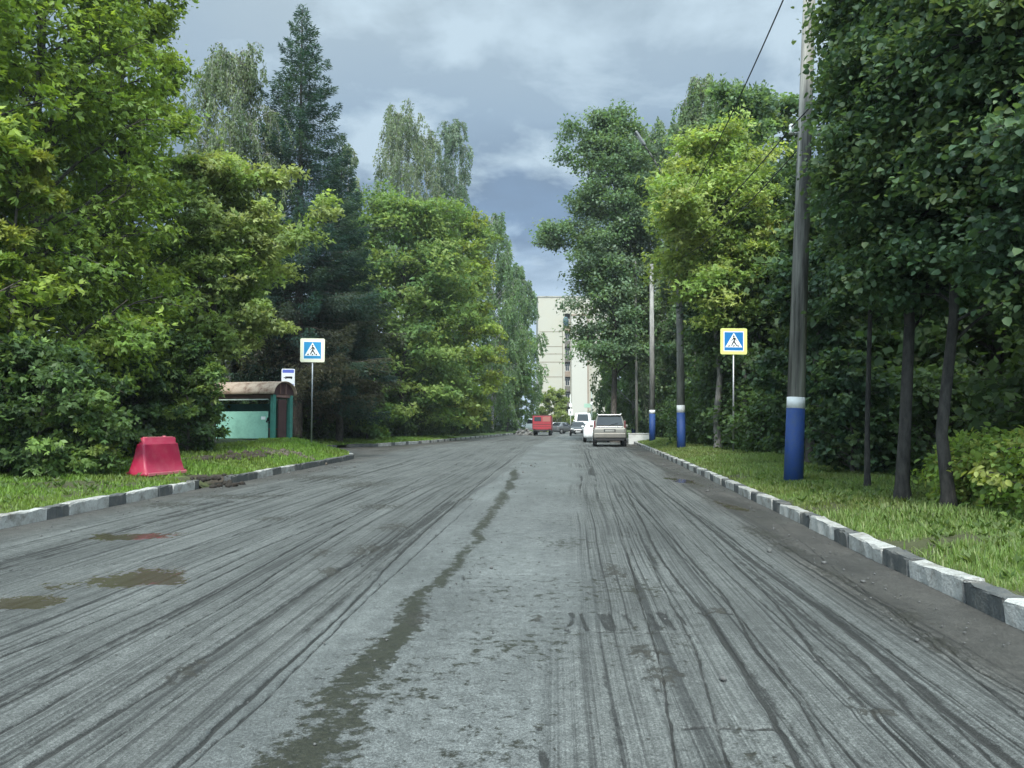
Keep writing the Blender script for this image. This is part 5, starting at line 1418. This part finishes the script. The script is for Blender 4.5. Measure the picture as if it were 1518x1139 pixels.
sedan('white van partly hidden left of the red truck', 790, 641, WHITE_P, math.radians(-4), van=True)
rs = []
x0, y0, _ = hit(777, 645)
for _ in range(160):
    a, rr_ = RNG.random() * 6.28, RNG.random() ** .5
    rs.append((x0 + 1.1 * rr_ * math.cos(a), y0 + 1.0 * rr_ * math.sin(a), 0.0 + (1 - rr_) * RNG.uniform(0, .95), RNG.uniform(.06, .2), RNG.uniform(.5, .9)))
lumps('rubble_heap', 'grey heap of broken asphalt beside the red truck', rs, paint('broken_asphalt', (.20, .20, .19), .9, 0, .6, (.07, .07, .065), 5, bump=.5), 'rubble heap')

# far street furniture
def far_signs():
    Y = 78.0
    p = at(877.5, 646, Y)
    root = thing('street_sign_post', 'slim post with a green name board and a round white disc above the parked cars', 'road sign', (p[0], Y, 0.1))
    z = lambda py: at(877, py, Y)[2] - .1
    xx = lambda px: at(px, HORIZON, Y)[0] - p[0]
    MB().cone((0, 0, 0), (0, 0, z(574)), .07, .05, 10).build('post', paint('post_grey_green', (.32, .40, .37), .6), root)
    MB().box(((xx(866) + xx(875.5)) / 2, -.06, z(601.5)), (xx(875.5) - xx(866), .03, z(599) - z(605)), .01).build('name_board', paint('board_green', (.35, .55, .44), .5), root)
    MB().cone((0, -.07, z(598)), (0, -.10, z(598)), .16, .16, 20).build('round_disc', SIGN_WHITE(), root)
    MB().box((0, -.05, z(593)), (.2, .06, .3)).build('dark_box', PLASTIC(), root)
    Y2 = 96.0
    p = at(846, 640, Y2)
    root = thing('street_sign_post', 'white square board on a post rising above the row of parked vehicles', 'road sign', (p[0], Y2, 0.0))
    z2 = lambda py: at(846, py, Y2)[2]
    MB().cone((0, .05, 0), (0, .05, z2(585)), .06, .05, 10).build('post', paint('post_pale', (.6, .62, .58), .6), root)
    MB().box((0, -.02, z2(611.5)), (.55, .04, z2(607) - z2(616)), .02).build('white_board', SIGN_WHITE(), root)
    MB().box((0, -.045, z2(611.5)), (.18, .012, .3), .004).build('dark_mark', paint('mark_grey', (.2, .22, .22), .6), root)
    MB().box((0, -.02, z2(601)), (.34, .04, .4), .02).build('upper_board', SIGN_WHITE(), root)
far_signs()
def low_wall():
    a = np.array(hit(931, 652)); b2 = at(962, 640, a[1] - 3)
    Y = 47.0
    p = at(947, 646, Y); z = float(ground_z(p[0], Y))
    w = at(962, 646, Y)[0] - at(931, 646, Y)[0]
    root = thing('low_wall', 'low white painted wall behind the blue pole foot', 'wall', (p[0], Y, z))
    h = at(947, 643, Y)[2] - z
    MB().box((0, 0, h / 2 - .1), (w, .22, h + .1), .02).build('wall_body', paint('wall_whitewash', (.50, .50, .48), .8, 0, .5, (.2, .19, .17), 3), root)
    MB().box((0, 0, h + .0), (w + .04, .26, .05), .01).build('coping', paint('wall_whitewash', (.50, .50, .48)), root)
low_wall()

# ------------------------------------------------------------------ damp air
hz = MB().box((0, 170, 16.35), (846, 506, 35.3)).build('haze', None)
hm = bpy.data.materials.new('damp_air'); hm.use_nodes = True
hn = hm.node_tree; hn.nodes.clear()
ho = hn.nodes.new('ShaderNodeOutputMaterial'); hv = hn.nodes.new('ShaderNodeVolumePrincipled')
hv.inputs['Color'].default_value = (0.86, 0.93, 1.0, 1); hv.inputs['Density'].default_value = 0.0004; hv.inputs['Anisotropy'].default_value = 0.2
hn.links.new(hv.outputs[0], ho.inputs['Volume'])
hz.data.materials.append(hm)
tag(hz, 'thin damp air paling the far trees and the block', 'haze', None, 'stuff')
SC.cycles.volume_bounces = 0
